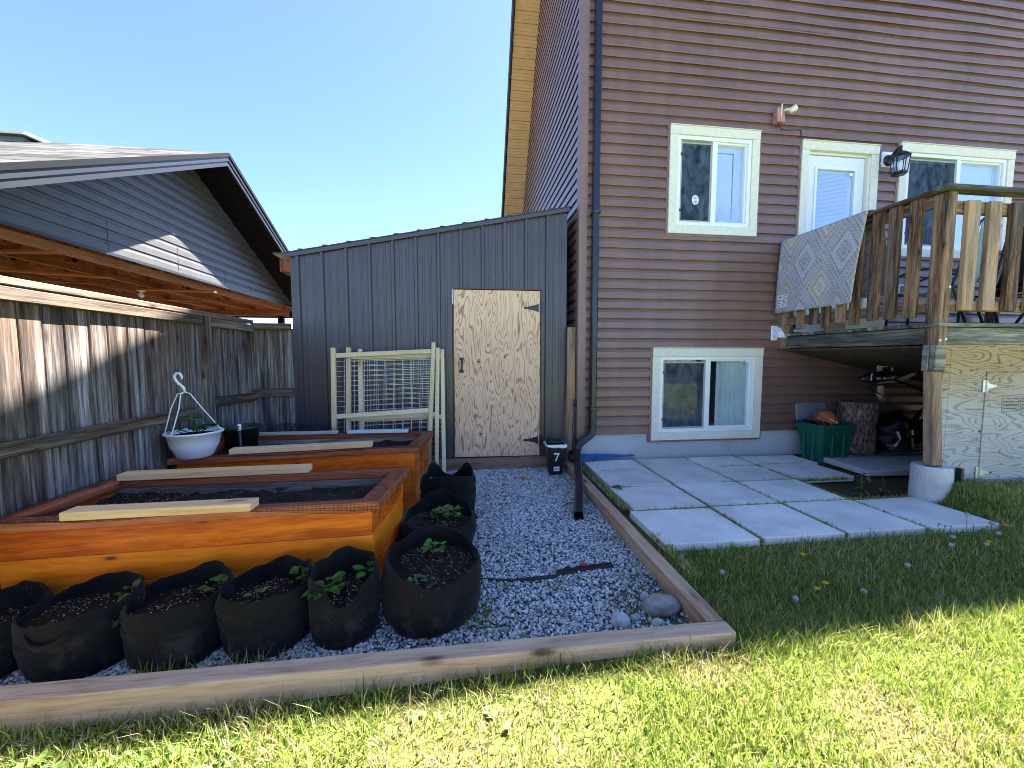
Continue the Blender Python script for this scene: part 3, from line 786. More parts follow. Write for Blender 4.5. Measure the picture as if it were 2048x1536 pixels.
# corner post and its stub and pier
mb = MB(); mb.box((3.775, DY - .012, 1.395), (3.862, DY + .088, 2.60), axis=2, rnd=.38); mb.build('corner_post', M['deck'], dk, .005)
mb = MB()
for x, z in ((3.792, 1.435), (3.845, 1.445), (3.845, 1.86)):
    mb.lathe([(.0, .006), (.010, .005), (.012, .0)], (0, 0, 0), 10, Matrix.Translation((x, DY - .012, z)) @ Matrix.Rotation(PI / 2, 4, 'X'))
mb.build('bolt', M['galv'], dk)
mb = MB()
mb.box((3.770, DY - .010, 1.19), (3.868, DY + .036, 1.400), axis=0); mb.box((3.766, DY + .040, 1.185), (3.868, DY + .085, 1.400), axis=0)
mb.build('beam_end', M['deckgrey'], dk, .004)
mb = MB(); mb.prism([(3.772, 1.184), (3.864, 1.184), (3.930, .40), (3.836, .40)], DY - .0, DY + .075, 'y', lcf=lambda v: (v[2] + 3, v[0] * 1., v[1]))
mb.build('support_post', M['deck'], dk, .006)
mb = MB()
mb.lathe([(.128, .05), (.130, .15), (.126, .378), (.118, .392), (.110, .389), (.0, .385)], (3.905, DY + .055, 0), 30, rnd=.5); mb.build('pier', M['pier'], dk, smooth=False)
mb = MB(); mb.box((4.045, DY - .05, .15), (4.07, DY - .01, .385)); mb.build('pier_gap_strip', M['blackplastic'], dk)  # black gap at the pier's right end, drawn as a dark strip
# plywood skirting with a hatch
mb = MB(); P = lambda v: (v[0] * 1., v[2] * 1., 0)
def ply(mb, x0, x1, z0, z1, ya, yb):
    vs = [(x0, ya, z0), (x1, ya, z0), (x1, ya, z1), (x0, ya, z1), (x0, yb, z0), (x1, yb, z0), (x1, yb, z1), (x0, yb, z1)]
    mb.add(vs, [(0, 1, 2, 3), (7, 6, 5, 4), (0, 4, 5, 1), (1, 5, 6, 2), (2, 6, 7, 3), (3, 7, 4, 0)], [P(v) for v in vs])
ply(mb, 3.935, 4.283, .16, 1.400, DY + .002, DY + .02); ply(mb, 4.283, 8.2, 1.178, 1.400, DY + .002, DY + .02); ply(mb, 4.283, 8.2, .10, .262, DY + .002, DY + .02)
ply(mb, 5.45, 8.2, .262, 1.178, DY + .002, DY + .02)
ply(mb, 3.872, 3.935, .45, 1.400, DY + .004, DY + .018)
def deckply_mat():
    t_ = NT('skirting_plywood'); lc = t_.attr('lc'); z = t_.n('ShaderNodeSeparateXYZ', {0: lc}).outputs[1]
    h = t_.noise(t_.vadd(t_.mul(lc, (1.3, 8.5, 1.)), t_.n('ShaderNodeCombineXYZ', {1: t_.math('MULTIPLY', t_.noise(t_.mul(lc, (2.6, 4., 1.)), 1., 2.), .9)}).outputs[0]), 1., 1.2, .5, .35)
    line = t_.step(t_.math('SINE', t_.math('MULTIPLY', h, 96.)), .25, .98)
    line = t_.math('MULTIPLY', line, t_.step(t_.noise(t_.mul(lc, (60., 7., 1.)), 1., 4.), .15, .55))
    fine = t_.noise(t_.mul(lc, (4., 130., 1.)), 1., 4.)
    up = t_.step(t_.math('ADD', z, t_.math('MULTIPLY', t_.noise(lc, 3., 3.), .35)), .95, 1.42)
    base = t_.mix(up, t_.mix(fine, (.47, .475, .48), (.33, .33, .335)), t_.mix(fine, (.42, .30, .17), (.31, .21, .11)))
    dk_ = t_.mix(up, (.16, .155, .15), (.09, .035, .012))
    col = t_.mix(t_.math('MULTIPLY', line, .7), base, dk_)
    kv = t_.mul(lc, (5.6, 9., 1.)); kd = t_.voro(kv, 1.)
    on = t_.math('GREATER_THAN', t_.n('ShaderNodeSeparateColor', {0: t_.voro(kv, 1., out='Color')}).outputs[0], .5)
    col = t_.mix(t_.math('MULTIPLY', on, t_.math('SUBTRACT', 1., t_.step(kd, .06, .11))), col, (.05, .04, .04))
    t_.fin(col, .85, .15); t_.bump(line, -.3, .003); return t_.m
M['skirt'] = deckply_mat()
mb.build('skirting', M['skirt'], dk)
mb = MB(); ply(mb, 4.288, 5.445, .266, 1.174, DY - .004, DY + .014); hatch = mb.build('storage_hatch', M['skirt'], dk)
for zz in (1.06, .33):
    mb = MB(); hx = 4.286
    mb.box((hx - .034, DY - .0065, zz - .05), (hx - .006, DY - .001, zz + .05)); mb.tube([(hx, DY - .008, zz - .05), (hx, DY - .008, zz + .05)], .006, 6)
    mb.prism([(hx + .006, zz - .045), (hx + .006, zz + .045), (hx + .03, zz + .02), (hx + .10, zz + .006), (hx + .10, zz - .006), (hx + .03, zz - .02)], DY - .0068, DY - .0042, 'y')
    mb.build('hinge', M['galv'], hatch)
mb = MB(); ink = plain('faded_stamp_ink', (.10, .09, .085), .9)
def frame_(x0, x1, z0, z1, w_):
    for lo, hi in (((x0, z0), (x1, z0 + w_)), ((x0, z1 - w_), (x1, z1)), ((x0, z0), (x0 + w_, z1)), ((x1 - w_, z0), (x1, z1))):
        mb.box((lo[0], DY - .0052, lo[1]), (hi[0], DY - .0042, hi[1]))
for x0, x1 in ((4.455, 4.625), (4.645, 4.83)):
    frame_(x0, x1, .845, .955, .004)
    for r_ in range(3):
        x = x0 + .015
        while x < x1 - .02:
            w_ = random.uniform(.004, .018); mb.box((x, DY - .0052, .865 + r_ * .028), (min(x + w_, x1 - .012), DY - .0042, .877 + r_ * .028)); x += w_ + .005
mb.build('grade_stamp', ink, hatch)
# side railing (runs towards the house) and front railing
mb = MB(); mb.box((DX - .055, DY + .055, 2.602), (DX + .075, W - .03, 2.640), axis=1); mb.build('top_rail', M['rail'], dk, .006)
mb = MB(); mb.box((DX - .075, DY - .045, 2.602), (8.2, DY + .053, 2.643), axis=0); mb.build('top_rail', M['deckgrey'], dk, .006)
mb = MB(); mb.box((DX - .0, DY + .06, 2.505), (DX + .038, W - .03, 2.600), axis=1); mb.build('upper_rail', M['deck'], dk, .004)
mb = MB(); mb.box((3.865, DY - .0, 2.44), (8.2, DY + .038, 2.535), axis=0); mb.build('upper_rail', M['deck'], dk, .004)
mb = MB(); mb.box((DX - .0, DY + .06, 1.670), (DX + .038, W - .03, 1.765), axis=1); mb.build('lower_rail', M['deck'], dk, .004)
mb = MB(); mb.box((3.865, DY - .0, 1.672), (8.2, DY + .038, 1.755), axis=0); mb.build('lower_rail', M['deck'], dk, .004)
mb = MB(); mb.box((DX - .04, W - .125, 1.40), (DX + .05, W - .025, 2.60), axis=2); mb.build('wall_post', M['deck'], dk, .005)
y = 2.868
while y < 4.08:
    mb = MB(); dz = random.uniform(-.01, .012)
    mb.box((DX - .041, y - .044, 1.625 + dz), (DX - .002, y + .044, 2.595 + dz), Matrix.Translation((0, 0, 0)) @ Matrix.Rotation(R(random.uniform(-.3, .3)), 4, 'X'), axis=2)
    mb.build('baluster', M['deck'], dk, .003); y += .152
for i in range(18):
    x = 3.980 + i * .2125 + random.uniform(-.006, .006)
    mb = MB(); dz = random.uniform(-.01, .01)
    mb.box((x - .056, DY - .040, 1.675 + dz), (x + .056, DY - .002, 2.53 + dz), axis=2); mb.build('baluster', M['deck'], dk, .004)
# far side railing and stair rail
mb = MB(); mb.box((6.55, W - .20, 1.576), (6.64, W - .11, 2.56), axis=2); mb.build('stair_post', M['deck'], dk, .005)
mb = MB(); mb.board((6.50, W - .155, 2.585), (8.2, W - .155, 2.60), .14, .038); mb.build('stair_rail', M['rail'], dk, .005)
mb = MB(); mb.board((6.64, W - .155, 2.47), (8.2, W - .155, 2.48), .038, .09); mb.build('stair_rail', M['rail'], dk, .005)
# ------------------------------------------------------------------ rug over the railing
def rug_mat():
    t_ = NT('kilim_rug'); lc = t_.attr('lc')
    sep = t_.n('ShaderNodeSeparateXYZ', {0: lc}).outputs
    nzv = t_.noise(t_.mul(lc, (90., 160., 1.)), 1., 3.)
    u = t_.math('MULTIPLY', t_.math('ROUND', t_.math('MULTIPLY', sep[0], 46.)), 1 / 46.)
    v = t_.math('MULTIPLY', t_.math('ROUND', t_.math('MULTIPLY', sep[1], 62.)), 1 / 62.)
    uu = t_.math('ABSOLUTE', t_.math('SUBTRACT', t_.math('FRACT', t_.math('DIVIDE', u, .46)), .5))
    vv = t_.math('ABSOLUTE', t_.math('SUBTRACT', t_.math('FRACT', t_.math('DIVIDE', v, .62)), .5))
    d = t_.math('ADD', uu, vv)            # 0 centre .. 1 corner ; the other lattice has centre at 1
    sel = t_.math('GREATER_THAN', d, .5)
    dd = t_.math('MINIMUM', d, t_.math('SUBTRACT', 1., d))
    tooth = t_.math('MULTIPLY', t_.math('FRACT', t_.math('MULTIPLY', sep[1], 31.)), .045)
    dt = t_.math('ADD', dd, t_.math('ADD', tooth, t_.math('MULTIPLY', t_.math('SUBTRACT', nzv, .5), .03)))
    base = (.46, .43, .44); grey = (.21, .205, .225); gold = (.42, .31, .11); light = (.54, .52, .53)
    A = t_.ramp(dt, [(0., grey), (.045, light), (.085, grey), (.11, light), (.19, gold), (.255, base), (.34, grey), (.385, base), (.455, grey), (.49, base)], 'CONSTANT')
    B = t_.ramp(dt, [(0., light), (.05, grey), (.10, base), (.16, grey), (.20, base), (.29, light), (.34, grey), (.40, base), (.455, grey), (.49, base)], 'CONSTANT')
    col = t_.mix(sel, A, B)
    col = t_.mix(t_.math('MULTIPLY', t_.step(nzv, .40, .62), .55), col, base)
    col = t_.mix(t_.math('MULTIPLY', t_.step(t_.noise(lc, 260., 2.), .5, .7), .25), col, (.26, .25, .26))
    t_.fin(col, .95, .1); t_.bump(nzv, .4, .003); return t_.m
M['rug'] = rug_mat()
def rug_front(u, v):       # u along the rail from the wall outwards, v from the rail down
    s = v * .84
    y = lerp(4.205, 3.225, u) + .05 * v * v * u
    yy = y + .02 * math.sin(v * 3) * (u - .5)
    x = 3.715 - .055 * math.sin(min(1, v * 1.1) * PI * .55) + .012 * math.sin(u * 9 + v * 2) * v
    return (x, yy, 2.655 - s - .035 * max(0, u - .5) * 0)
mb = MB(); mb.grid(rug_front, 40, 30, lambda u, v: (u * 1.02 + .07, .84 * (1 - v) + .10, 0))
mb.grid(lambda u, v: (lerp(3.715, 3.86, v), lerp(4.205, 3.225, u), 2.655 + .006 * math.sin(v * PI)), 40, 3, lambda u, v: (u * 1.02 + .07, .94 + .14 * v, 0))
mb.grid(lambda u, v: (3.86 + .03 * math.sin(v * 2.5), lerp(4.205, 3.225, u) - .10 * v * u, 2.655 - v * .78), 40, 10, lambda u, v: (u * 1.02 + .07, 1.08 + .78 * v, 0))
rug = mb.build('rug', M['rug'], None, smooth=True, solid=.006, recalc=False)
tag(rug, 'grey and mustard kilim rug draped over the deck railing', 'rug')
def on_rug(u, v, off):
    a_, b_ = rug_front(u, v), off
    return (a_[0] - b_, a_[1], a_[2])
mb = MB(); mb.grid(lambda a_, b_: on_rug(lerp(.03, .20, a_), lerp(.76, .93, b_), .0065), 6, 6)
tg = mb.build('paper_tag', M['white'], rug, recalc=False)
mb = MB()
def bar(u0, u1, v0, v1): mb.grid(lambda a_, b_: on_rug(lerp(u0, u1, a_), lerp(v0, v1, b_), .0095), 1, 1)
bar(.055, .066, .775, .80); bar(.072, .10, .775, .80)
for r_ in range(5): bar(.04, random.uniform(.085, .108), .822 + r_ * .021, .829 + r_ * .021)
bar(.122, .19, .775, .783); 
for r_ in range(7): bar(.124, random.uniform(.17, .19), .80 + r_ * .017, .806 + r_ * .017)
mb.build('tag_print', plain('grey_print', (.12, .12, .18), .8), tg, recalc=False)
# ------------------------------------------------------------------ deck furniture
def chair(x, y, rz, lab, fab, scale=1.):
    c = thing('patio_chair', (x, y, DF), lab, 'chair')
    T = Matrix.Translation((x, y, DF)) @ Matrix.Rotation(rz, 4, 'Z')
    tr = lambda pts: [T @ Vector(p_) for p_ in pts]
    for s in (-1, 1):
        X = .27 * s
        mb = MB(); mb.tube(tr([(X, -.25, .0), (X, -.24, .38), (X, -.20, .56), (X, -.08, .62), (X, .12, .61), (X, .24, .56)]), .013, 8); mb.build('arm', M['chairmetal'], c, smooth=True)
        mb = MB(); mb.tube(tr([(X * .95, .34, .0), (X * .95, .22, .42), (X * .93, .26, .60), (X * .9, .36, .98), (X * .8, .39, 1.02)]), .013, 8); mb.build('leg', M['chairmetal'], c, smooth=True)
    for q_ in (((-.26, -.22, .40), (.26, -.22, .40)), ((-.25, .22, .42), (.25, .22, .42)), ((-.22, .39, 1.02), (.22, .39, 1.02))):
        mb = MB(); mb.tube(tr(q_), .011, 6); mb.build('crossbar', M['chairmetal'], c, smooth=True)
    mb = MB(); mb.grid(lambda u, v: T @ Vector((lerp(-.245, .245, u), lerp(-.23, .22, v), .415 - .03 * math.sin(v * PI))), 4, 8); mb.build('seat', fab, c, smooth=True, solid=.006)
    mb = MB(); mb.grid(lambda u, v: T @ Vector((lerp(-.24, .24, u) * (1 - .08 * v), lerp(.225, .375, v) + .03 * math.sin(v * PI), lerp(.43, 1.0, v))), 4, 8); mb.build('backrest', fab, c, smooth=True, solid=.006)
    return c
M['chairmetal'] = plain('dark_blue_grey_tube', (.025, .035, .05), .35, .5)
M['sling'] = plain('pale_blue_sling', (.42, .55, .66), .8, .2, .06, 40.)
M['slingdark'] = plain('black_sling', (.012, .014, .018), .8, .2)
chair(4.90, 3.55, R(200), 'patio chair with pale blue sling fabric behind the deck corner post', M['sling'])
chair(5.75, 3.45, R(150), 'black tube patio chair standing between the round table and the corner', M['slingdark'])
chair(6.65, 3.25, R(215), 'black tube patio chair near the right edge of the deck view', M['slingdark'])
tb = thing('patio_table', (5.9, 3.05, DF), 'round glass-topped metal patio table behind the front balusters', 'table')
mb = MB(); mb.lathe([(.0, .385), (.43, .385), (.44, .392), (.43, .40), (.0, .40)], (5.95, 3.1, DF), 32); mb.build('tabletop', plain('frosted_glass', (.30, .42, .45), .1, .6), tb)
mb = MB(); mb.tube([(5.95 + .44 * math.cos(t_), 3.1 + .44 * math.sin(t_), DF + .385) for t_ in [2 * PI * i / 32 for i in range(33)]], .014, 6); mb.build('rim', M['chairmetal'], tb, smooth=True)
for k in range(4):
    t_ = PI / 4 + k * PI / 2
    mb = MB(); mb.tube([(5.95 + .40 * math.cos(t_), 3.1 + .40 * math.sin(t_), DF), (5.95 + .22 * math.cos(t_), 3.1 + .22 * math.sin(t_), DF + .385)], .013, 6); mb.build('leg', M['chairmetal'], tb, smooth=True)
mb = MB(); mb.tube([(6.42, W - .2, 2.58), (6.40, W - .22, 2.45), (6.36, W - .22, 2.2), (6.3, W - .24, 1.95), (6.2, W - .3, 1.62), (5.9, W - .4, DF + .01)], .006, 6)
tag(mb.build('extension_cord', plain('yellow_cord', (.55, .42, .04), .5), smooth=True), 'yellow extension cord hanging from the far deck rail', 'cord')
# box and board on the deck behind the railing
bx = MB(); bx.box((4.35, 3.95, DF), (4.88, W - .05, DF + .30)); tag(bx.build('storage_box', plain('cream_box', (.62, .52, .28), .6, .3, .08, 6.), bevel=.01), 'cream storage box on the deck floor below the back door', 'box')

# ------------------------------------------------------------------ things under the deck
tote = thing('storage_tote', (4.32, 3.92, .08), 'green plastic storage tote standing under the deck edge', 'tote')
M['tote'] = plain('green_plastic', (.003, .085, .056), .45, .4, .12, 6.)
TX0, TX1, TY0, TY1, TZ0, TZ1 = 3.95, 4.40, 3.79, 4.13, .085, .54
def tapered(mb, x0, x1, y0, y1, z0, z1, ins, wall=.006, r_=.05, n=5):
    def ring(i, z, grow):
        pts = []
        a_, b_, c_, d_ = x0 + i - grow, x1 - i + grow, y0 + i - grow, y1 - i + grow
        for cx, cy, s in ((b_ - r_, d_ - r_, 0), (a_ + r_, d_ - r_, 1), (a_ + r_, c_ + r_, 2), (b_ - r_, c_ + r_, 3)):
            for k in range(n): 
                t_ = PI / 2 * (s + k / (n - 1)); pts.append((cx + r_ * math.cos(t_), cy + r_ * math.sin(t_), z))
        return pts
    H = z1 - z0
    rings = [ring(ins, z0, 0), ring(ins * .25, z0 + H * .72, 0), ring(ins * .25, z0 + H * .72 + .001, .006), ring(0, z0 + H * .93, .006), ring(0, z0 + H * .935, .012), ring(0, z1, .014), ring(0, z1, .006), ring(0.006, z0 + H * .9, 0), ring(ins + .006, z0 + .01, 0)]
    vs = [v for q_ in rings for v in q_]; m = n * 4
    fs = [(i * m + k, i * m + (k + 1) % m, (i + 1) * m + (k + 1) % m, (i + 1) * m + k) for i in range(len(rings) - 1) for k in range(m)]
    fs.append(tuple(range(m))); fs.append(tuple((len(rings) - 1) * m + k for k in range(m)))
    mb.add(vs, fs)
mb = MB(); tapered(mb, TX0, TX1, TY0, TY1, TZ0, TZ1, .04)
mb.build('tub', M['tote'], tote)
for x in (4.09, 4.23):
    mb = MB(); mb.prism([(x, TZ0 + .02), (x + .035, TZ0 + .02), (x + .03, TZ0 + .33), (x + .005, TZ0 + .33)], TY0 - .004, TY0 + .05, 'y'); mb.build('rib', M['tote'], tote, .006)
for y in (3.88, 4.0):
    mb = MB(); mb.prism([(y, TZ0 + .02), (y + .035, TZ0 + .02), (y + .03, TZ0 + .33), (y + .005, TZ0 + .33)], TX0 - .002, TX0 + .05, 'x'); mb.build('rib', M['tote'], tote, .006)
mb = MB(); mb.box((4.06, TY0 - .022, TZ1 - .05), (4.29, TY0 + .01, TZ1 - .02)); mb.build('handle', M['tote'], tote, .006)
mb = MB(); mb.grid(lambda u, v: (lerp(TX0 + .02, TX1 - .02, u), lerp(TY0 + .02, TY1 - .02, v), TZ1 - .03 + .05 * nz(u * 4, v * 4) + (.04 if u < .3 else 0)), 16, 12); tag(mb.build('black_cloth', plain('black_cloth', (.01, .01, .012), .9), smooth=True), 'black cloth bundle lying inside the green tote', 'cloth')
lid = MB(); Ml = Matrix.Translation((4.25, W - .055, .44)) @ Matrix.Rotation(R(-8), 4, 'X')
lid.prism([(-.21, 0), (.21, 0), (.21, .27), (.19, .30), (-.19, .30), (-.21, .27)], -.012, .008, 'y'); lid.v = [tuple(Ml @ Vector(v)) for v in lid.v]
tag(lid.build('tote_lid', plain('grey_plastic_lid', (.20, .21, .24), .5, .4, .1, 9.), bevel=.008), 'grey plastic tote lid leaning on the siding behind the tote', 'lid')
ball = thing('basketball', (4.30, 3.93, .56), 'worn orange basketball resting on top of the green tote', 'ball')
def uvs(mb, c, r_, n=24, m=16, M_=None):
    mb.lathe([(r_ * math.sin(PI * i / m), -r_ * math.cos(PI * i / m)) for i in range(m + 1)], c, n, M_)
BM_ = Matrix.Translation((4.14, 3.93, .59)) @ Matrix.Rotation(R(25), 4, 'Y') @ Matrix.Rotation(R(20), 4, 'X')
mb = MB(); uvs(mb, (0, 0, 0), .118, 28, 18, BM_ @ Matrix.Diagonal((1, 1, .86, 1))); mb.build('cover', plain('orange_rubber', (.34, .10, .045), .7, .2, .12, 40., bump=.3), ball, smooth=True)
mb = MB()
for rot in (Matrix(), Matrix.Rotation(PI / 2, 4, 'X'), Matrix.Rotation(PI / 2, 4, 'Y')):
    mb.tube([BM_ @ Matrix.Diagonal((1, 1, .86, 1)) @ rot @ Vector((.1185 * math.cos(t_), .1185 * math.sin(t_), 0)) for t_ in [2 * PI * i / 36 for i in range(37)]], .0028, 5)
mb.build('seam', M['black'], ball)
mb = MB()
for i in range(8):
    x = -.06 + i * .016
    a_ = BM_ @ Matrix.Diagonal((1, 1, .86, 1)) @ Vector((x, -math.sqrt(.1195 ** 2 - x * x - .026 ** 2), .026)); b_ = BM_ @ Matrix.Diagonal((1, 1, .86, 1)) @ Vector((x + .010, -math.sqrt(.1195 ** 2 - (x + .01) ** 2 - .036 ** 2), .036))
    mb.board(a_, b_, .006, .002, (0, -1, 0))
mb.build('lettering_band', M['white'], ball)
# stump
t_ = NT('log_bark'); p_ = t_.pos(); f_ = t_.noise(t_.mul(p_, (30., 30., 12.)), 1., 6., .7)
v_ = t_.voro(t_.mul(p_, (38., 38., 18.)), 1.)
t_.fin(t_.ramp(t_.math('ADD', t_.math('MULTIPLY', f_, .6), t_.math('MULTIPLY', v_, .45)), [(.25, (.03, .018, .015)), (.5, (.17, .10, .085)), (.75, (.34, .25, .22))]), .95, .1); t_.bump(t_.math('ADD', f_, v_), 1., .02); M['bark'] = t_.m
st = thing('log_stump', (4.75, 4.0, .2), 'upright log section with rough bark beside the green tote', 'log')
def stump(u, v):
    a_ = 2 * PI * u; r_ = .205 + .03 * nz(math.cos(a_) * 1.3, math.sin(a_) * 1.3, v * 1.5) + .012 * nz(math.cos(a_) * 6, math.sin(a_) * 6, v * 5)
    return (4.62 + r_ * math.cos(a_) + .02 * v, 4.0 + r_ * .85 * math.sin(a_), lerp(.19, .775, v))
mb = MB(); mb.grid(stump, 40, 20); mb.build('bark', M['bark'], st, smooth=True, recalc=False)
mb = MB(); top = [stump(i / 40, 1.) for i in range(40)]; mb.add([(4.64, 4.0, .772)] + [(x, y, z - .003) for x, y, z in top], [(0, i + 1, (i + 1) % 40 + 1) for i in range(40)]); mb.build('cut_face', M['rail'], st)
mb = MB(); mb.box((4.42, 3.80, .145), (5.1, 4.17, .188)); tag(mb.build('scrap_plank', M['deckgrey'], bevel=.004), 'grey plank lying flat under the log stump', 'plank')
# slabs under the deck
mb = MB(); mb.box((4.02, 3.285, .105), (4.76, 3.90, .165), Matrix.Translation((4.4, 3.6, 0)) @ Matrix.Rotation(R(-4), 4, 'Z') @ Matrix.Translation((-4.4, -3.6, 0))); tag(mb.build('paving_slab', M['slab_dark'], bevel=.008), 'raised grey slab lying loose in front of the green tote', 'paving slab')
mb = MB(); mb.box((4.775, 3.30, .095), (5.5, 3.92, .155)); tag(mb.build('paving_slab', M['slab_dark'], bevel=.008), 'grey slab in deep shade behind the deck support post', 'paving slab')
# antlers, string trimmer, dark bags
ant = thing('antler_pair', (4.85, 3.9, 1.0), 'pale branching antlers propped up under the deck', 'antlers')
M['antler'] = plain('antler_bone', (.50, .40, .28), .6, .3, .2, 14.)
mb = MB()
mb.tube([(4.86, 3.92, .80), (4.80, 3.90, .88), (4.78, 3.88, .99), (4.79, 3.88, 1.06)], [.035, .034, .028, .024], 8)
mb.tube([(4.79, 3.88, 1.06), (4.74, 3.87, 1.15), (4.73, 3.87, 1.26), (4.70, 3.87, 1.33), (4.675, 3.87, 1.385)], [.028, .028, .026, .017, .006], 8)
mb.tube([(4.735, 3.87, 1.27), (4.77, 3.87, 1.33), (4.815, 3.87, 1.395)], [.022, .016, .006], 8)
mb.build('antler', M['antler'], ant, smooth=True)
mb = MB(); mb.tube([(4.78, 3.86, 1.0), (4.90, 3.84, 1.02), (5.02, 3.83, 1.06), (5.14, 3.82, 1.115), (5.21, 3.82, 1.165)], [.024, .026, .024, .018, .005], 8); mb.build('antler', M['antler'], ant, smooth=True)
mb = MB(); mb.tube([(5.30, 3.80, .76), (5.27, 3.78, .70), (5.22, 3.76, .62), (5.16, 3.75, .595)], [.016, .028, .02, .008], 8); mb.tube([(5.24, 3.77, .64), (5.30, 3.76, .60), (5.34, 3.76, .57)], [.02, .018, .008], 8); mb.build('antler', M['antler'], ant, smooth=True)
trm = thing('string_trimmer', (4.5, 3.8, 1.05), 'black long-handled garden trimmer lying across the antlers', 'trimmer')
mb = MB(); Mt = Matrix.Translation((4.56, 3.76, 1.075)) @ Matrix.Rotation(R(84), 4, 'Y')
mb.lathe([(.0, -.20), (.028, -.19), (.045, -.12), (.062, -.10), (.066, .02), (.062, .16), (.045, .20), (.0, .21)], (0, 0, 0), 16, Mt); mb.build('motor_housing', M['blackplastic'], trm, smooth=True)
mb = MB(); mb.tube([(4.74, 3.76, 1.06), (4.98, 3.72, .98), (5.30, 3.66, .82), (5.50, 3.62, .71)], .014, 8); mb.tube([(4.42, 3.74, .985), (4.70, 3.74, 1.0), (4.95, 3.73, 1.0)], .011, 8); mb.tube([(4.38, 3.76, 1.03), (4.55, 3.76, .92), (4.80, 3.78, .82)], .008, 6); mb.build('shaft', M['blackplastic'], trm, smooth=True)
mb = MB(); mb.tube([(4.62, 3.80, 1.185), (4.74, 3.80, 1.195), (4.82, 3.80, 1.20), (4.805, 3.80, 1.10)], .007, 6); mb.build('guard_wire', M['palewood'], trm)
for lo, hi in (((4.50, 3.688, 1.055), (4.54, 3.70, 1.075)), ((4.58, 3.688, 1.058), (4.615, 3.70, 1.075))):
    mb = MB(); mb.box(lo, hi); mb.build('badge', M['palewood'], trm)
mb = MB(); mb.tube([(4.425, 3.69, 1.045), (4.42, 3.69, 1.09), (4.43, 3.69, 1.12)], .006, 6); mb.build('strap', M['palewood'], trm)
def blob(cx, cy, cz, rx, ry, rz, seed, n=28, m=18, amp=.16):
    mb = MB()
    def f_(u, v):
        a_ = 2 * PI * u; b_ = PI * v
        d = Vector((math.cos(a_) * math.sin(b_), math.sin(a_) * math.sin(b_), -math.cos(b_)))
        k_ = 1 + amp * nz(d.x * 1.8 + seed, d.y * 1.8, d.z * 1.8) + amp * .5 * nz(d.x * 5 + seed, d.y * 5, d.z * 5)
        return (cx + rx * d.x * k_, cy + ry * d.y * k_, max(cz - rz * .9, cz + rz * d.z * k_))
    return mb.grid(f_, n, m)
bg_ = blob(5.12, 4.0, .36, .25, .19, .24, 3., amp=.42).build('black_bag', plain('black_bag_plastic', (.008, .008, .010), .5, .3, .1, 5.), None, smooth=True)
tag(bg_, 'bulging black bag with white marks next to the log stump', 'bag')
mb = MB(); mb.add([(4.92, 3.80, .44), (4.95, 3.795, .45), (4.985, 3.79, .37), (4.965, 3.79, .35)], [(0, 1, 2, 3)]); mb.add([(4.965, 3.788, .35), (4.985, 3.788, .37), (4.92, 3.79, .27), (4.89, 3.792, .285)], [(0, 1, 2, 3)]); mb.add([(5.12, 3.79, .40), (5.145, 3.79, .40), (5.145, 3.79, .46), (5.12, 3.79, .46)], [(0, 1, 2, 3)])
mb.build('white_mark', M['white'], bg_, recalc=False, solid=.003)
tag(blob(5.75, 3.95, .40, .34, .24, .32, 9.).build('black_bag', plain('dark_tarp', (.008, .010, .011), .6, .3), None, smooth=True), 'dark tarpaulin bundle deep under the deck near the support post', 'bundle')
for k in range(3):
    mb = MB(); mb.box((5.0 - .03 * k, 3.80 + .03 * k, .165 + k * .04), (5.75, 3.90 + .03 * k, .20 + k * .04)); tag(mb.build('scrap_plank', M['rail'], bevel=.004), ['lowest reddish scrap plank in the shade under the deck', 'middle reddish scrap plank of the pile under the deck', 'top reddish scrap plank of the pile under the deck'][k], 'plank', 'scrap planks under the deck')
# ------------------------------------------------------------------ shed
YS = 4.385
shed = thing('garden_shed', (-.3, 5.2, 0), 'charcoal ribbed metal lean-to shed with a plywood door', 'shed')
SXA, SXB = -1.812, 1.176
def shed_top(x): return lerp(2.346, 2.940, (x - SXA) / (SXB - SXA))
DXA, DXB, DZA, DZB = -.114, .868, .145, 2.046
def rib_profile():
    pts = []; x = SXA; P_ = .2435; first = -1.735
    pts.append((SXA, 0.))
    c = first
    while c < SXB - .03:
        pts += [(c - .022, 0.), (c - .013, -.028), (c + .013, -.028), (c + .022, 0.)]
        for q in (.33, .64):
            m_ = c + P_ * q
            if m_ < SXB - .04: pts += [(m_ - .014, 0.), (m_ - .009, -.005), (m_ + .009, -.005), (m_ + .014, 0.)]
        c += P_
    pts.append((SXB, 0.))
    return pts
RP = rib_profile()
def rib_y(x):
    for (a, ya), (b, yb) in zip(RP, RP[1:]):
        if a <= x <= b: return lerp(ya, yb, (x - a) / (b - a) if b > a else 0)
    return 0
xs = sorted({p_[0] for p_ in RP} | {DXA - .015, DXB + .02})
mb = MB()
for a, b in zip(xs, xs[1:]):
    m_ = (a + b) / 2
    zb = DZB + .015 if DXA - .015 < m_ < DXB + .02 else .145
    zs = [zb, lerp(zb, 2.3, .33), lerp(zb, 2.3, .66)]
    def yy(x, z): return YS + rib_y(x) + .0025 * nz(x * 2.2, z * 1.6)
    va = [(a, yy(a, z), z) for z in zs] + [(a, yy(a, 2.3), shed_top(a))]
    vb = [(b, yy(b, z), z) for z in zs] + [(b, yy(b, 2.3), shed_top(b))]
    mb.add(va + vb, [(i, 4 + i, 5 + i, 1 + i) for i in range(3)], rnd=.5)
mb.build('ribbed_siding', M['shed'], shed, recalc=False, solid=.0)
mb = MB()
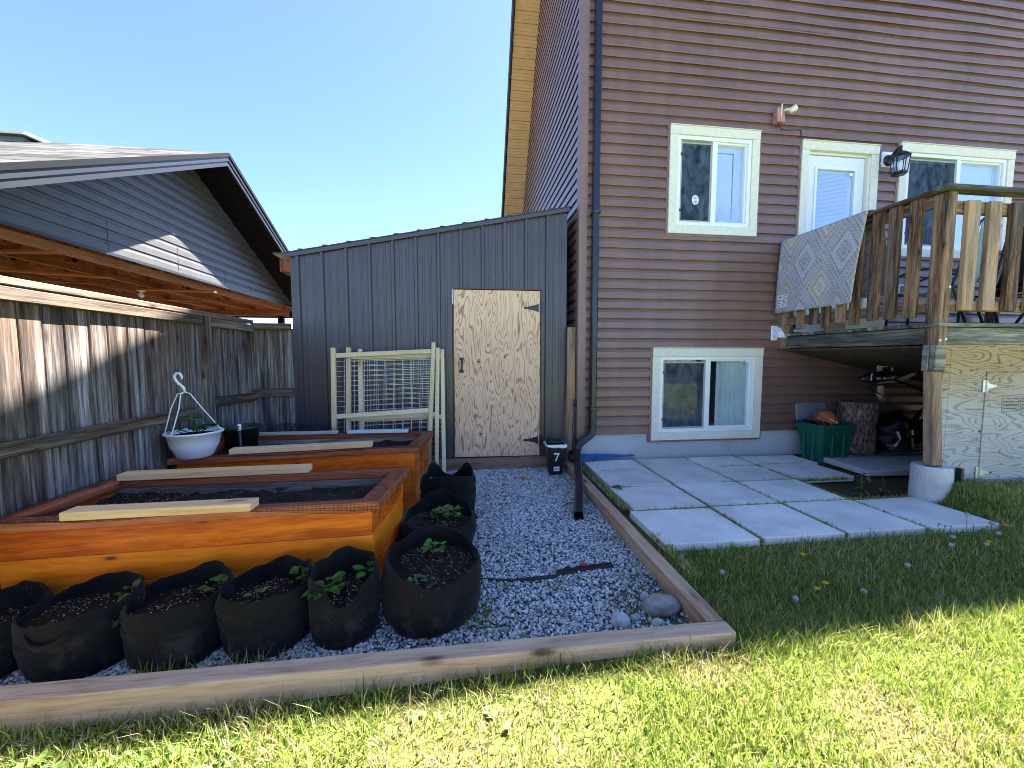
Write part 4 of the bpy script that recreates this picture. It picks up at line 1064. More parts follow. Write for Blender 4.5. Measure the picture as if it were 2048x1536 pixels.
for x in (.505, .265, .02, .75, -.22, -.46, 1.0, -1.55, -1.06):
    for z in ((2.185,) if x > -.3 and x < .9 else (1.0,)):
        xx = x + .015
        mb.lathe([(.0, .004), (.007, .003), (.010, .0)], (0, 0, 0), 8, Matrix.Translation((xx, YS + rib_y(xx) - .001, z)) @ Matrix.Rotation(PI / 2, 4, 'X'))
mb.lathe([(.0, .004), (.007, .003), (.010, .0)], (0, 0, 0), 8, Matrix.Translation((.98, YS + rib_y(.98) - .001, 1.33)) @ Matrix.Rotation(PI / 2, 4, 'X'))
mb.build('screw', M['black'], shed)
mb = MB()
mb.prism([(SXA + .03, .1), (DXA - .03, .1), (DXA - .03, DZB + .05), (DXB + .05, DZB + .05), (DXB + .05, .1), (SXB - .02, .1), (SXB - .02, shed_top(SXB) - .02), (SXA + .03, shed_top(SXA) - .02)], YS + .03, YS + .06, 'y')
mb.box((SXA, YS + .001, .1), (SXA + .02, 7.4, 2.32)); mb.box((SXB - .02, YS + .001, .1), (SXB, 7.4, 2.9)); mb.box((SXA + .02, 7.38, .1), (SXB - .02, 7.4, 2.3))
mb.box((DXA, YS + .10, .1), (DXB, YS + .12, 2.1))
mb.build('wall', M['shed'], shed)
mb = MB()
d_ = (2.940 - 2.346) / (SXB - SXA)
def top_line(x, o): return shed_top(x) + o
mb.prism([(SXA - .05, top_line(SXA - .05, -.004)), (SXB + .02, top_line(SXB + .02, -.004)), (SXB + .02, top_line(SXB + .02, .040)), (SXA - .05, top_line(SXA - .05, .040))], YS - .042, YS - .031, 'y')
mb.prism([(SXA - .05, top_line(SXA - .05, .030)), (SXB + .02, top_line(SXB + .02, .030)), (SXB + .02, top_line(SXB + .02, .040)), (SXA - .05, top_line(SXA - .05, .040))], YS - .030, YS + .03, 'y')
mb.build('roof_flashing', M['shed'], shed, .002)
mb = MB()
x = SXA - .12
mb.prism([(SXA - .14, top_line(SXA - .14, .042)), (SXB + .06, top_line(SXB + .06, .042)), (SXB + .06, top_line(SXB + .06, .052)), (SXA - .14, top_line(SXA - .14, .052))], YS - .045, 7.5, 'y')
while x < SXB + .04:
    mb.prism([(x - .03, top_line(x - .03, .0525)), (x + .03, top_line(x + .03, .0525)), (x + .016, top_line(x, .060)), (x - .016, top_line(x, .060))], YS - .05, 7.5, 'y'); x += .2435
mb.build('roof_sheet', M['shedroof'], shed)
mb = MB(); mb.box((SXA - .115, YS + .02, 2.20), (SXA - .003, YS + .06, 2.335)); mb.box((SXA - .09, YS + .07, 2.19), (SXA - .003, 7.4, 2.33)); mb.build('fascia_block', M['orangewood'], shed, .003)
mb = MB()
mb.box((DXA - .012, YS - .012, DZA), (DXA - .001, YS + .06, DZB + .012)); mb.box((DXB + .004, YS - .012, DZA), (DXB + .02, YS + .06, DZB + .012)); mb.box((DXA - .012, YS - .014, DZB + .013), (DXB + .02, YS + .06, DZB + .026))
mb.build('door_frame', plain('rusty_brown_frame', (.12, .055, .035), .6), shed)
mb = MB(); ply_lc = lambda v: (v[2] * 1., v[0] * 1., 0)
vs = [(x, y, z) for y in (YS - .008, YS + .012) for (x, z) in ((DXA + .001, DZA + .012), (DXB - .002, DZA + .004), (DXB - .002, DZB + .006), (DXA + .001, DZB + .004))]
mb.add(vs, [(0, 1, 2, 3), (7, 6, 5, 4), (0, 4, 5, 1), (1, 5, 6, 2), (2, 6, 7, 3), (3, 7, 4, 0)], [ply_lc(v) for v in vs])
dr = mb.build('plywood_door', M['doorply'], shed, .002)
for zz in (1.86, .335):
    mb = MB(); yb_ = YS - .0085
    mb.prism([(DXB - .02, zz + .048), (DXB - .02, zz - .048), (DXB - .05, zz - .034), (DXB - .15, zz - .012), (DXB - .185, zz - .014), (DXB - .19, zz), (DXB - .185, zz + .014), (DXB - .15, zz + .012), (DXB - .05, zz + .034)], yb_ - .005, yb_, 'y')
    mb.tube([(DXB + .002, yb_ - .006, zz - .07), (DXB + .002, yb_ - .006, zz + .07)], .009, 8); mb.box((DXB + .010, yb_ - .008, zz - .065), (DXB + .03, yb_ - .004, zz + .065))
    mb.build('hinge', M['black'], dr)
mb = MB(); hx, hz = DXA + .085, 1.21
mb.prism([(hx - .028, hz + .055), (hx + .022, hz + .055), (hx + .022, hz + .085), (hx - .028, hz + .085)], YS - .014, YS - .0085, 'y'); mb.prism([(hx - .028, hz - .085), (hx + .022, hz - .085), (hx + .022, hz - .058), (hx - .028, hz - .058)], YS - .014, YS - .0085, 'y')
mb.tube([(hx, YS - .012, hz + .07), (hx + .002, YS - .045, hz + .055), (hx, YS - .05, hz), (hx - .002, YS - .045, hz - .055), (hx, YS - .012, hz - .07)], [.013, .012, .010, .012, .013], 8)
mb.build('pull_handle', M['black'], dr)
mb = MB()
vs = [(DXB - .20, YS - .0086, DZA + .02), (DXB - .003, YS - .0086, DZA + .012), (DXB - .003, YS - .0086, DZA + .19), (DXB - .20, YS - .0086, DZA + .185)]
mb = MB(); mb.box((DXA - .12, YS - .045, .005), (DXB + .14, YS - .0, .142), axis=0); mb.build('sill_board', wood('dirty_sill_board', [(.3, (.06, .032, .02)), (.5, (.15, .085, .055)), (.75, (.28, .18, .12))], 1.2, 20), shed, .005)
mb = MB(); mb.box((SXA, YS - .02, 0.), (DXA - .13, YS, .144), axis=0); mb.box((DXB + .15, YS - .02, 0.), (SXB, YS, .144)); mb.build('base_board', M['rail'], shed)
# loose board between shed and house, shovel, bin
mb = MB(); mb.box((1.172, YS - .075, .01), (1.268, YS - .037, 1.642), Matrix.Translation((0, 0, 0)), axis=2)
mb.box((1.16, YS - .036, .01), (1.28, YS - .0, .86), axis=2)
tag(mb.build('wooden_post', M['deck'], bevel=.004), 'short weathered brown plank standing between the shed and the house', 'post')
sh = thing('shovel', (1.19, 4.2, .15), 'thin-handled black round shovel leaning beside the rubbish bin', 'shovel')
mb = MB(); mb.tube([(1.195, 4.13, .25), (1.22, 4.20, .52), (1.248, 4.245, .79)], .011, 8); mb.build('handle', M['chairmetal'], sh, smooth=True)
mb = MB(); mb.tube([(1.242, 4.237, .74), (1.250, 4.248, .815)], .016, 8); mb.build('grip', M['black'], sh, smooth=True)
mb = MB(); mb.lathe([(.0, -.012), (.035, -.008), (.060, .006), (.064, .012)], (0, 0, 0), 18, Matrix.Translation((1.185, 4.105, .20)) @ Matrix.Rotation(R(72), 4, 'X') @ Matrix.Diagonal((1, 1.1, 1, 1))); mb.tube([(1.19, 4.115, .22), (1.195, 4.13, .27)], .015, 6)
mb.build('blade', M['black'], sh, smooth=True, solid=.003)
bn = thing('rubbish_bin', (.99, 4.12, .02), 'small black bin with white liner and a white numeral 7', 'bin')
mb = MB(); tapered(mb, .895, 1.085, 4.02, 4.21, .012, .345, .022, r_=.025, n=4)
mb.build('body', M['blackplastic'], bn, smooth=False)
mb = MB()
def liner(u, v):
    a_ = 2 * PI * u; k = max(abs(math.cos(a_)), abs(math.sin(a_))); r_ = .104 / k
    return (.99 + r_ * math.cos(a_) * (1 + .05 * math.sin(v * PI)), 4.115 + r_ * math.sin(a_) * (1 + .05 * math.sin(v * PI)), .350 - .035 * v * (1 + .6 * nz(u * 9, 2)) + .004)
mb.grid(liner, 48, 4); mb.build('liner', M['white'], bn, smooth=True, recalc=False, solid=.002)
mb = MB(); mb.prism([(.90, .352), (1.08, .352), (1.075, .376), (.905, .376)], 4.09, 4.215, 'y'); mb.build('lid', M['blackplastic'], bn, .008)
mb = MB(); yb_ = 4.0165
def stroke(mb, pts, y0, y1): mb.prism(pts, y0, y1, 'y')
stroke(mb, [(.955, .262), (1.015, .262), (1.015, .247), (.955, .247)], yb_ - .004, yb_ + .004); stroke(mb, [(1.015, .262), (1.0, .247), (.965, .175), (.980, .172)], yb_ - .004, yb_ + .004)
mb.build('numeral_seven', M['white'], bn)
mb = MB()
for z in (.06, .088): mb.box((.955, 4.025, z), (1.02, 4.036, z + .018))
mb.build('vent_slot', M['white'], bn)

# ------------------------------------------------------------------ fence
FX = -2.22
fn = thing('wooden_fence', (FX, 2.5, 0), 'weathered cedar board fence with a flat cap along the planters', 'fence')
def fence_board(parent, lo, hi, ax=2):
    mb = MB(); mb.box(lo, hi, axis=ax); return mb.build('board', M['fence'], parent, .003)
y = -1.2; 
while y < YS - .02:
    wd = random.choice((.138, .138, .14, .112)); y1 = min(y + wd, YS - .012)
    dx = random.uniform(-.005, .005)
    fence_board(fn, (FX - .018 + dx - .004, y + .002, -.05), (FX + dx, y1 - .003, 1.62)); y += wd + .003
mb = MB(); mb.board((FX - .03, -1.2, 1.672), (FX - .03, YS - .05, 1.664), .15, .038); mb.build('cap', M['cap'], fn, .004)
mb = MB(); mb.box((FX + .004, -1.2, 1.574), (FX + .042, 3.555, 1.640), axis=1); mb.build('top_rail', M['cap'], fn, .004)
mb = MB(); mb.box((FX + .004, 3.66, 1.565), (FX + .042, YS - .02, 1.635), axis=1); mb.build('top_rail', M['rail'], fn, .004)
mb = MB(); mb.board((FX + .022, -1.2, .845), (FX + .024, 3.42, .855), .078, .036, (1, 0, 0)); mb.build('lower_rail', M['rail'], fn, .006)
mb = MB(); mb.board((FX + .022, 3.68, .905), (FX + .024, YS - .03, .885), .085, .036, (1, 0, 0)); mb.build('lower_rail', M['rail'], fn, .006)
mb = MB(); mb.box((FX + .002, 3.560, -.05), (FX + .05, 3.65, 1.652), axis=2); mb.build('post', M['fence'], fn, .004)
fr = thing('fence_return', (-2.02, YS, 0), 'short weathered fence panel closing the corner beside the shed', 'fence')
for x0, x1 in ((FX + .012, -2.085), (-2.082, -1.953), (-1.950, -1.826)): fence_board(fr, (x0, YS - .006 + random.uniform(-.003, .003), -.05), (x1, YS + .014, 1.60))
mb = MB(); mb.box((FX - .02, YS + .016, -.05), (-1.815, YS + .03, 1.60), axis=2); mb.build('backing_board', M['fence'], fr)
mb = MB(); mb.box((FX + .010, YS - .044, 1.585), (-1.822, YS - .006, 1.655), axis=0); mb.build('top_rail', M['fence'], fr, .004)
mb = MB(); mb.box((FX + .012, YS - .042, .880), (-1.822, YS - .006, .965), axis=0); mb.build('lower_rail', M['rail'], fr, .004)

# back fence behind the camera (seen in the window reflections)
bf = thing('back_fence', (3, -8.5, 0), 'dark board fence across the far end of the lawn', 'fence')
mb = MB(); x = -4.
while x < 14: mb.box((x, -8.52, -.1), (x + .137, -8.5, 1.75), axis=2); x += .14
mb.build('board_panel', M['fence'], bf)
mb = MB(); mb.box((-4, -8.5, 1.68), (14, -8.46, 1.77)); mb.build('top_rail', M['rail'], bf)

# ------------------------------------------------------------------ neighbour's carport
gr = thing('neighbour_carport', (-5.5, 5.9, 0), 'grey-sided gabled carport with shingle roof beyond the fence', 'carport')
GX, GO = -3.70, -3.218
AY, AZ_ = 5.93, 3.93
Lh, Rh = 3.35, 3.05; SLP = .531; SLR = .490
mb = MB(); z = 2.40; H_ = .118
while z < AZ_ - .02:
    y0 = AY - (AZ_ - z) / SLP; y1 = AY + (AZ_ - z) / SLR
    y0t = AY - (AZ_ - z - H_) / SLP; y1t = AY + (AZ_ - z - H_) / SLR
    prof = [(0, .0), (0, .014), (.6 * H_, .013), (.7 * H_, .008), (H_, .002)]
    vs = []
    for zz, o in prof: vs.append((GX + o, y0 + (y0t - y0) * zz / H_, z + zz))
    for zz, o in prof: vs.append((GX + o, max(y1 + (y1t - y1) * zz / H_, y0 + .01), z + zz))
    mb.add(vs, [(i, i + 1, 6 + i, 5 + i) for i in range(4)], rnd=.5); z += H_
for ys in (4.6, 5.6, 6.6, 7.3): mb.box((GX + .012, ys, 2.42), (GX + .0165, ys + .004, 2.42 + .3 * (1 if ys < 7 else .4)))
mb.build('gable_siding', M['garage'], gr, recalc=False)
mb = MB(); mb.prism([(AY - 3.0, 2.385), (AY + 3.2, 2.385), (AY + .02, AZ_ - .02)], GX - .03, GX - .004, 'x'); mb.build('gable_backing', M['garage_dark'], gr)
mb = MB(); mb.box((GX - .01, AY - 2.95, 2.368), (GX + .022, AY + 3.12, 2.40)); mb.build('starter_strip', M['garage_metal'], gr)
M['edge'] = plain('dark_drip_edge', (.004, .005, .008), .6, .15)
def slope(sign, s_, L_):
    return [(AY, 4.10), (AY + sign * L_, 4.10 - s_ * L_), (AY + sign * L_, 4.07 - s_ * L_), (AY, 4.07)]
t_ = NT('asphalt_shingles'); g_ = t_.n('ShaderNodeNewGeometry').outputs['Position']
mp = t_.mul(g_, (1., 1.12, 0.))
sw_ = t_.n('ShaderNodeSeparateXYZ', {0: g_}).outputs
vec = t_.n('ShaderNodeCombineXYZ', {0: sw_[0], 1: sw_[1]}).outputs[0]
br = t_.n('ShaderNodeTexBrick', {'Vector': vec, 'Scale': 1., 'Color1': (.090, .088, .090), 'Color2': (.010, .009, .010), 'Mortar': (.003, .003, .003), 'Mortar Size': .014, 'Bias': -.1, 'Brick Width': .46, 'Row Height': .27}, offset=.37, offset_frequency=2)
nn = t_.noise(vec, 26., 4., .7)
t_.fin(t_.mix(.6, br.outputs[0], t_.ramp(nn, [(.3, (.10, .095, .095)), (.7, (.48, .46, .45))]), 'MULTIPLY'), .95, .15)
t_.t.nodes[-1]
colr = t_.mix(t_.math('MULTIPLY', t_.step(nn, .35, .65), .25), br.outputs[0], (.052, .049, .048)); t_.fin(colr); t_.bump(br.outputs['Fac'], -.6, .01)
M['shingle'] = t_.m
for sign, s_, L_ in ((-1, SLP, 3.7), (1, SLR, 3.55)):
    mb = MB(); mb.prism(slope(sign, s_, L_), -9.5, GO + .03, 'x'); mb.build('roof', M['shingle'], gr)
mb = MB()
for sign, s_, L_ in ((-1, SLP, 3.68), (1, SLR, 3.5)):
    mb.prism([(AY, 4.068), (AY + sign * L_, 4.068 - s_ * L_), (AY + sign * L_, 4.055 - s_ * L_), (AY, 4.055)], -9.4, GO - .02, 'x')
mb.build('roof_deck', M['orangewood'], gr)
for sign, s_, L_ in ((-1, SLP, 3.7), (1, SLR, 3.55)):
    mb = MB()
    # drip edge, upper fascia step and lower fascia step
    mb.prism([(AY, 4.103), (AY + sign * L_, 4.103 - s_ * L_), (AY + sign * L_, 4.053 - s_ * L_), (AY, 4.053)], GO + .01, GO + .036, 'x'); mb.build('drip_edge', M['edge'], gr); mb = MB()
    for (o0, o1, x0, x1) in ((-.046, -.105, GO + .004, GO + .022), (-.106, -.172, GO + .0, GO + .010)):
        mb.prism([(AY, 4.098 + o0), (AY + sign * L_, 4.098 + o0 - s_ * L_), (AY + sign * L_, 4.098 + o1 - s_ * L_), (AY, 4.098 + o1)], x0 - .012, x1, 'x')
    mb.build('rake_fascia', M['garage_metal'], gr)
    mb = MB(); mb.prism([(AY, 3.936), (AY + sign * L_, 3.936 - s_ * L_), (AY + sign * L_, 3.928 - s_ * L_), (AY, 3.928)], GX, GO - .012, 'x')
    n = 0
    while n * .2 < L_ - .1:
        q = n * .2 + .1; mb.prism([(AY + sign * q, 3.9275 - s_ * q), (AY + sign * (q + .19), 3.9275 - s_ * (q + .19)), (AY + sign * (q + .19), 3.920 - s_ * (q + .19)), (AY + sign * q, 3.922 - s_ * q)], GX + .002, GO - .014, 'x'); n += 1
    mb.build('soffit', M['garage_dark'], gr)
    mb = MB(); mb.box((-9.5, AY + sign * L_ - .03, 4.10 - s_ * L_ - .17), (GO, AY + sign * L_ + .01, 4.09 - s_ * L_)); mb.build('eave_fascia', M['garage_metal'], gr)
# trusses
for i, x in enumerate((-3.78, -4.38, -4.98, -5.58, -6.18, -6.78, -7.38, -7.98, -8.58)):
    mb = MB(); mb.box((x - .04, AY - 3.1, 2.28), (x, AY + 2.95, 2.368), axis=1)
    for sign, s_ in ((-1, SLP), (1, SLR)):
        mb.board((x - .02, AY, 4.0), (x - .02, AY + sign * 3.1, 4.0 - s_ * 3.1), .04, .09)
        mb.board((x - .02, AY + sign * .9, 2.37), (x - .02, AY + sign * 1.5, 4.0 - s_ * 1.55), .038, .085); mb.board((x - .02, AY + sign * .9, 2.37), (x - .02, AY + .05 * sign, 3.9), .038, .085)
    mb.build('truss', M['orangewood'], gr)
for i, (y, x) in enumerate(((4.2, -4.1), (5.0, -4.7), (6.2, -4.1), (7.0, -5.0), (5.5, -5.3))):
    mb = MB(); mb.board((x - .5, y, 2.30 - .03), (x + .40, y + random.uniform(-.2, .5), 2.275), .085, .02); mb.build('brace', M['orangewood'], gr)
mb = MB(); mb.box((-9.0, AY + 2.80, 2.165), (GX - .002, AY + 2.89, 2.28), axis=0); mb.build('header_beam', M['orangewood'], gr, .004)
mb = MB(); mb.box((-9.0, AY - 2.95, 2.165), (GX - .002, AY - 2.86, 2.28), axis=0); mb.build('header_beam', M['orangewood'], gr, .004)
for x, y in ((-3.80, AY + 2.8), (-8.9, AY + 2.8), (-3.80, AY - 2.95), (-8.9, AY - 2.95)):
    mb = MB(); mb.box((x - .1, y - .004, -.09), (x, y + .095, 2.164), axis=2); mb.build('post', M['garage_dark'], gr)
mb = MB(); mb.box((-9.12, AY - 3.0, -.09), (-9.02, AY + 3.0, 2.28)); mb.build('rear_wall', M['garage_dark'], gr)
mb = MB(); mb.prism([(AY - 3.0, 2.29), (AY + 3.0, 2.29), (AY, 3.95)], -9.1, -9.0, 'x'); mb.build('rear_gable', M['garage_dark'], gr)
mb = MB(); mb.lathe([(.0, -.10), (.03, -.085), (.035, -.06), (.018, -.03), (.016, -.01), (.05, .0)], (-4.7, 6.35, 2.27), 12); mb.build('bare_bulb', M['white'], gr, smooth=True)
# low roof vent
mb = MB(); VX, VY, VZ = -5.50, 5.70, 3.90
mb.prism([(VY - .10, VZ), (VY + .14, VZ), (VY + .14, VZ + .10), (VY - .10, VZ + .10)], VX - .16, VX + .16, 'x'); mb.prism([(VY - .17, VZ + .085), (VY + .2, VZ + .12), (VY + .18, VZ + .175), (VY - .12, VZ + .145)], VX - .22, VX + .22, 'x'); mb.build('roof_vent', plain('pale_vent_metal', (.10, .12, .11), .4, .5), gr, .01)
# pale house far beyond the carport
ph = thing('distant_house', (-12, 21, 0), 'pale distant house glimpsed under the carport beam', 'house')
mb = MB(); mb.box((-22, 20, -.09), (-6.5, 28, 2.05)); mb.build('wall', plain('pale_siding', (.62, .62, .60), .7), ph)
mb = MB(); mb.prism([(-22.3, 2.06), (-6.2, 2.06), (-6.2, 2.16), (-22.3, 2.16)], 19.8, 28.2, 'y'); mb.build('roof', M['roof_dark'], ph)
# ------------------------------------------------------------------ border timbers and paving
mb = MB(); mb.box((-2.6, 1.470, -.07), (1.172, 1.550, .100), axis=0); tag(mb.build('border_timber', M['pressure'], bevel=.006, segs=2), 'long tan landscape timber along the front of the gravel', 'timber')
mb = MB(); mb.prism([(1.085, 1.553), (1.170, 1.553), (1.215, 4.22), (1.130, 4.22)], -.05, .100, 'z', lcf=lambda v: (v[1], v[0], v[2])); tag(mb.build('border_timber', M['pressure'], bevel=.006, segs=2), 'tan landscape timber running back to the house beside the slabs', 'timber')
mb = MB(); mb.box((-.55, 2.7, .0), (-.5, 2.9, .03))
cols = [(1.300, 1.908), (1.925, 2.532), (2.550, 3.160), (3.185, 3.775)]
rows = [(2.215, 2.748), (2.765, 3.278), (3.295, 3.775), (3.790, 4.235)]
rn_ = ['in the front row by the lawn', 'in the second row from the lawn', 'in the third row from the lawn', 'in the back row against the house']
cn_ = ['first from the timber edging', 'second from the timber edging', 'third from the timber edging', 'last towards the deck']
for r_, (ya, yb) in enumerate(rows):
    for c_, (xa, xb) in enumerate(cols):
        if r_ == 1 and c_ == 3: continue
        if r_ == 3 and c_ == 0: yb = 4.15
        if r_ >= 2 and c_ == 3: xb = 3.83 if r_ == 2 else 3.93
        x0 = xa + (.02 if c_ == 0 and r_ in (1, 2) else 0)
        if c_ == 0: x0 = (1.25, 1.30, 1.318, 1.325)[r_]
        mb = MB(); dz = random.uniform(-.005, .005)
        Mx = Matrix.Translation(((xa + xb) / 2, (ya + yb) / 2, .10)) @ Matrix.Rotation(R(random.uniform(-.5, .5)), 4, 'Z') @ Matrix.Rotation(R(random.uniform(-.4, .4)), 4, 'X') @ Matrix.Rotation(R(random.uniform(-.4, .4)), 4, 'Y') @ Matrix.Translation((-(xa + xb) / 2, -(ya + yb) / 2, -.10))
        mb.box((x0, ya, .068 + dz), (xb, yb, .122 + dz), Mx)
        tag(mb.build('paving_slab', M['paver'], bevel=.006, segs=2), 'grey concrete slab %s, %s' % (rn_[r_], cn_[c_]), 'paving slab', 'concrete slabs of the small patio')

# ------------------------------------------------------------------ raised planters
def planter(lab, FL, FR, BR, BL, ztop, soil_z, worn=None):
    FL, FR, BR, BL = map(Vector, (FL, FR, BR, BL))
    base = (FL + FR + BR + BL) / 4
    pl = thing('raised_planter', (base.x, base.y, 0), lab, 'planter')
    def P(s, t, z):
        p_ = FL.lerp(FR, s).lerp(BL.lerp(BR, s), t); return (p_.x, p_.y, z)
    Wd = (FR - FL).length; Dp = (BL - FL).length
    a_, b_ = .105 / Wd, .075 / Dp           # trim widths in local parameters
    def quad_board(mb, pts, z0, z1, along):
        n = len(pts); vs = [(p_[0], p_[1], z0) for p_ in pts] + [(p_[0], p_[1], z1) for p_ in pts]
        o_ = random.uniform(0, 50)
        lc = [(v[along] + o_, v[1 - along] + o_, v[2]) for v in vs]
        mb.add(vs, [tuple(range(n))[::-1], tuple(range(n, 2 * n))] + [(i, (i + 1) % n, n + (i + 1) % n, n + i) for i in range(n)], lc)
    e = .0016
    tz0, tz1 = ztop - .046, ztop
    for nm, pts, al in (('trim_board', [P(0, 0, 0), P(1, 0, 0), P(1 - a_ + e, b_, 0), P(a_ - e, b_, 0)], 0), ('trim_board', [P(1, e, 0), P(1, 1 - e, 0), P(1 - a_, 1 - b_ - e, 0), P(1 - a_, b_ + e, 0)], 1),
                        ('trim_board', [P(1, 1, 0), P(0, 1, 0), P(a_ - e, 1 - b_, 0), P(1 - a_ + e, 1 - b_, 0)], 0), ('trim_board', [P(0, 1 - e, 0), P(0, e, 0), P(a_, b_ + e, 0), P(a_, 1 - b_ - e, 0)], 1)):
        mb = MB(); quad_board(mb, pts, tz0, tz1, al); mb.build(nm, M['trim_stain'], pl, .004)
    i0, i1, j0, j1 = .040 / Wd, 1 - .045 / Wd, .035 / Dp, 1 - .03 / Dp
    th, tv = .036 / Wd, .036 / Dp
    zs = [tz0 - .0015, tz0 - .145, tz0 - .289, tz0 - .433, .0]
    for za, zb in zip(zs, zs[1:]):
        for pts, al in (([P(i0, j0, 0), P(i1, j0, 0), P(i1, j0 + tv, 0), P(i0, j0 + tv, 0)], 0), ([P(i1, j0 + tv + .001, 0), P(i1, j1 - tv - .001, 0), P(i1 - th, j1 - tv - .001, 0), P(i1 - th, j0 + tv + .001, 0)], 1),
                        ([P(i1, j1, 0), P(i0, j1, 0), P(i0, j1 - tv, 0), P(i1, j1 - tv, 0)], 0), ([P(i0, j1 - tv - .001, 0), P(i0, j0 + tv + .001, 0), P(i0 + th, j0 + tv + .001, 0), P(i0 + th, j1 - tv - .001, 0)], 1)):
            mb = MB(); quad_board(mb, pts, zb + .0015, za, al); mb.build('side_board', M['stain'], pl, .003)
    mb = MB(); q = .05 / Wd; qv = .045 / Dp
    for pts, al in (([P(i0 + th, j0 + tv + .0015, 0), P(i1 - th, j0 + tv + .0015, 0), P(i1 - th, j0 + tv + .008 / Dp, 0), P(i0 + th, j0 + tv + .008 / Dp, 0)], 0), ([P(i0 + th, j1 - tv - .01 / Dp, 0), P(i1 - th, j1 - tv - .01 / Dp, 0), P(i1 - th, j1 - tv - .002 / Dp, 0), P(i0 + th, j1 - tv - .002 / Dp, 0)], 0)):
        quad_board(mb, pts, .1, tz0 - .002, al)
    mb.build('liner_board', M['innerwood'], pl)
    def so(u, v):
        s_, t_ = lerp(i0 + th * 1.05, i1 - th * 1.05, u), lerp(j0 + tv * 1.3, j1 - tv * 1.4, v)
        x, y, _ = P(s_, t_, 0)
        return (x, y, soil_z + .028 * nz(x * 3.1, y * 3.1, ztop) + .012 * nz(x * 14, y * 14) + .010 * nz(x * 40, y * 40))
    mb = MB(); mb.grid(so, 150, 50); mb.build('soil', M['soil'], pl, smooth=True)
    return pl, P
M['trim_stain'] = wood('brick_red_trim_stain', [(.25, (.22, .050, .022)), (.5, (.40, .105, .042)), (.75, (.52, .17, .075))], 1.3, 15, var=.2, bump=.15, rough=.45, spec=.4, kscale=(2.4, 8., 8.), knot_col=(.085, .016, .008))
p1, P1 = planter('nearest orange-stained raised planter behind the row of grow bags', (-2.175, 1.945, 0), (-.450, 2.022, 0), (-.368, 2.640, 0), (-2.185, 2.645, 0), .55, .462)
p2, P2 = planter('far orange-stained raised planter in front of the metal shed', (-2.185, 3.075, 0), (-.385, 3.262, 0), (-.318, 3.945, 0), (-2.19, 3.97, 0), .55, .46)
wn = MB()
for k in range(26):
    s_ = random.uniform(.950, .990); tt = random.uniform(.35, .93); x, y, _ = P2(s_, tt, 0); r_ = random.uniform(.004, .014)
    wn.prism([(x + r_ * math.cos(a_) * random.uniform(.5, 1.2), y + 2.2 * r_ * math.sin(a_) * random.uniform(.5, 1.2)) for a_ in [2 * PI * i / 9 for i in range(9)]], .5492, .5508, 'z')
wn.build('worn_paint_patch', plain('worn_grey_wood', (.42, .38, .35), .9), p2)

def netting(name, lab, P, ztop, soil_z, front_drop, right_drop, s0=0., s1=1., seed=0., step=.021, tmax=1.06):
    """bird net: crossing threads lying on the trim, sagging over the soil and hanging over the edges"""
    mb = MB()
    def surf(s, t):
        x, y, _ = P(min(max(s, -.0), 1.), min(max(t, 0.), 1.), 0)
        z = ztop + .003
        if 0.02 < s < .95 and .10 < t < .9:
            k = min((t - .10) / .12, (.9 - t) / .12, (s - .02) / .04, (.95 - s) / .04, 1.); z -= .035 * k * k * (3 - 2 * k) * (1 + .8 * nz(s * 6, t * 3, seed))
        z += .004 * abs(nz(s * 9, t * 5, seed + 3))
        if t < 0:
            d = -t; fd = front_drop * (.55 + .45 * math.sin(s * 7 + seed)) * min(1, max(0, (s - .12) * 3))
            q = min(1, d / .12); z -= fd * q; y -= .006 + .004 * nz(s * 12, d * 20); x += 0
        if t > 1: z -= .10 * min(1, (t - 1) / .1); y += .006
        if s > 1:
            d = (s - 1) * 1.75; x += .006 + .05 * (d / max(right_drop, .01)) * right_drop * .6 + .012 * nz(d * 6, t * 6, seed); z -= d * .97
        return (x, y, z)
    smax = 1 + right_drop / 1.75
    wd, dp = 1.76, .65
    ns = int((smax - s0) * wd / step); nt_ = int((tmax + .12) * dp / step)
    for i in range(ns + 1):
        s = lerp(s0, smax, i / ns); s += .15 * step / wd * nz(i * .7, seed)
        mb.tube([surf(s + .0022 * nz(j * .8, i * .4, seed), lerp(-.12, tmax, j / 44)) for j in range(45)], .0009, 3, caps=False, rnd=.5)
    for j in range(nt_ + 1):
        t = lerp(-.12, tmax, j / nt_) + .008 * nz(j * .9, seed, 4)
        mb.tube([surf(lerp(s0, smax, i / 90), t + .008 * nz(i * .35, j * .4, seed)) for i in range(91)], .0009, 3, caps=False, rnd=.5)
    return tag(mb.build(name, M['netthread'], recalc=False), lab, 'netting')
M['netthread'] = plain('black_net_thread', (.010, .009, .010), .6)
netting('bird_netting', 'black bird netting stretched over the nearest planter', P1, .55, .462, .055, .05, .0, seed=1.)
netting('bird_netting', 'black bird netting over the far planter hanging down its right end', P2, .55, .43, .02, .42, .10, seed=5.)
# bunched netting in the corner behind the far planter
mb = MB()
for k in range(26):
    x0 = random.uniform(-2.15, -1.7); mb.tube([(x0 + .5 * q / 12 + .02 * nz(k, q * .4), 4.02 + .10 * nz(k * 3.1, q * .3), .56 + .10 * math.sin(PI * q / 12) * random.uniform(.3, 1) + .02 * nz(q, k)) for q in range(13)], .0013, 3, caps=False)
tag(mb.build('bird_netting', M['netthread'], recalc=False), 'bunched loose bird netting in the corner by the fence return', 'netting')
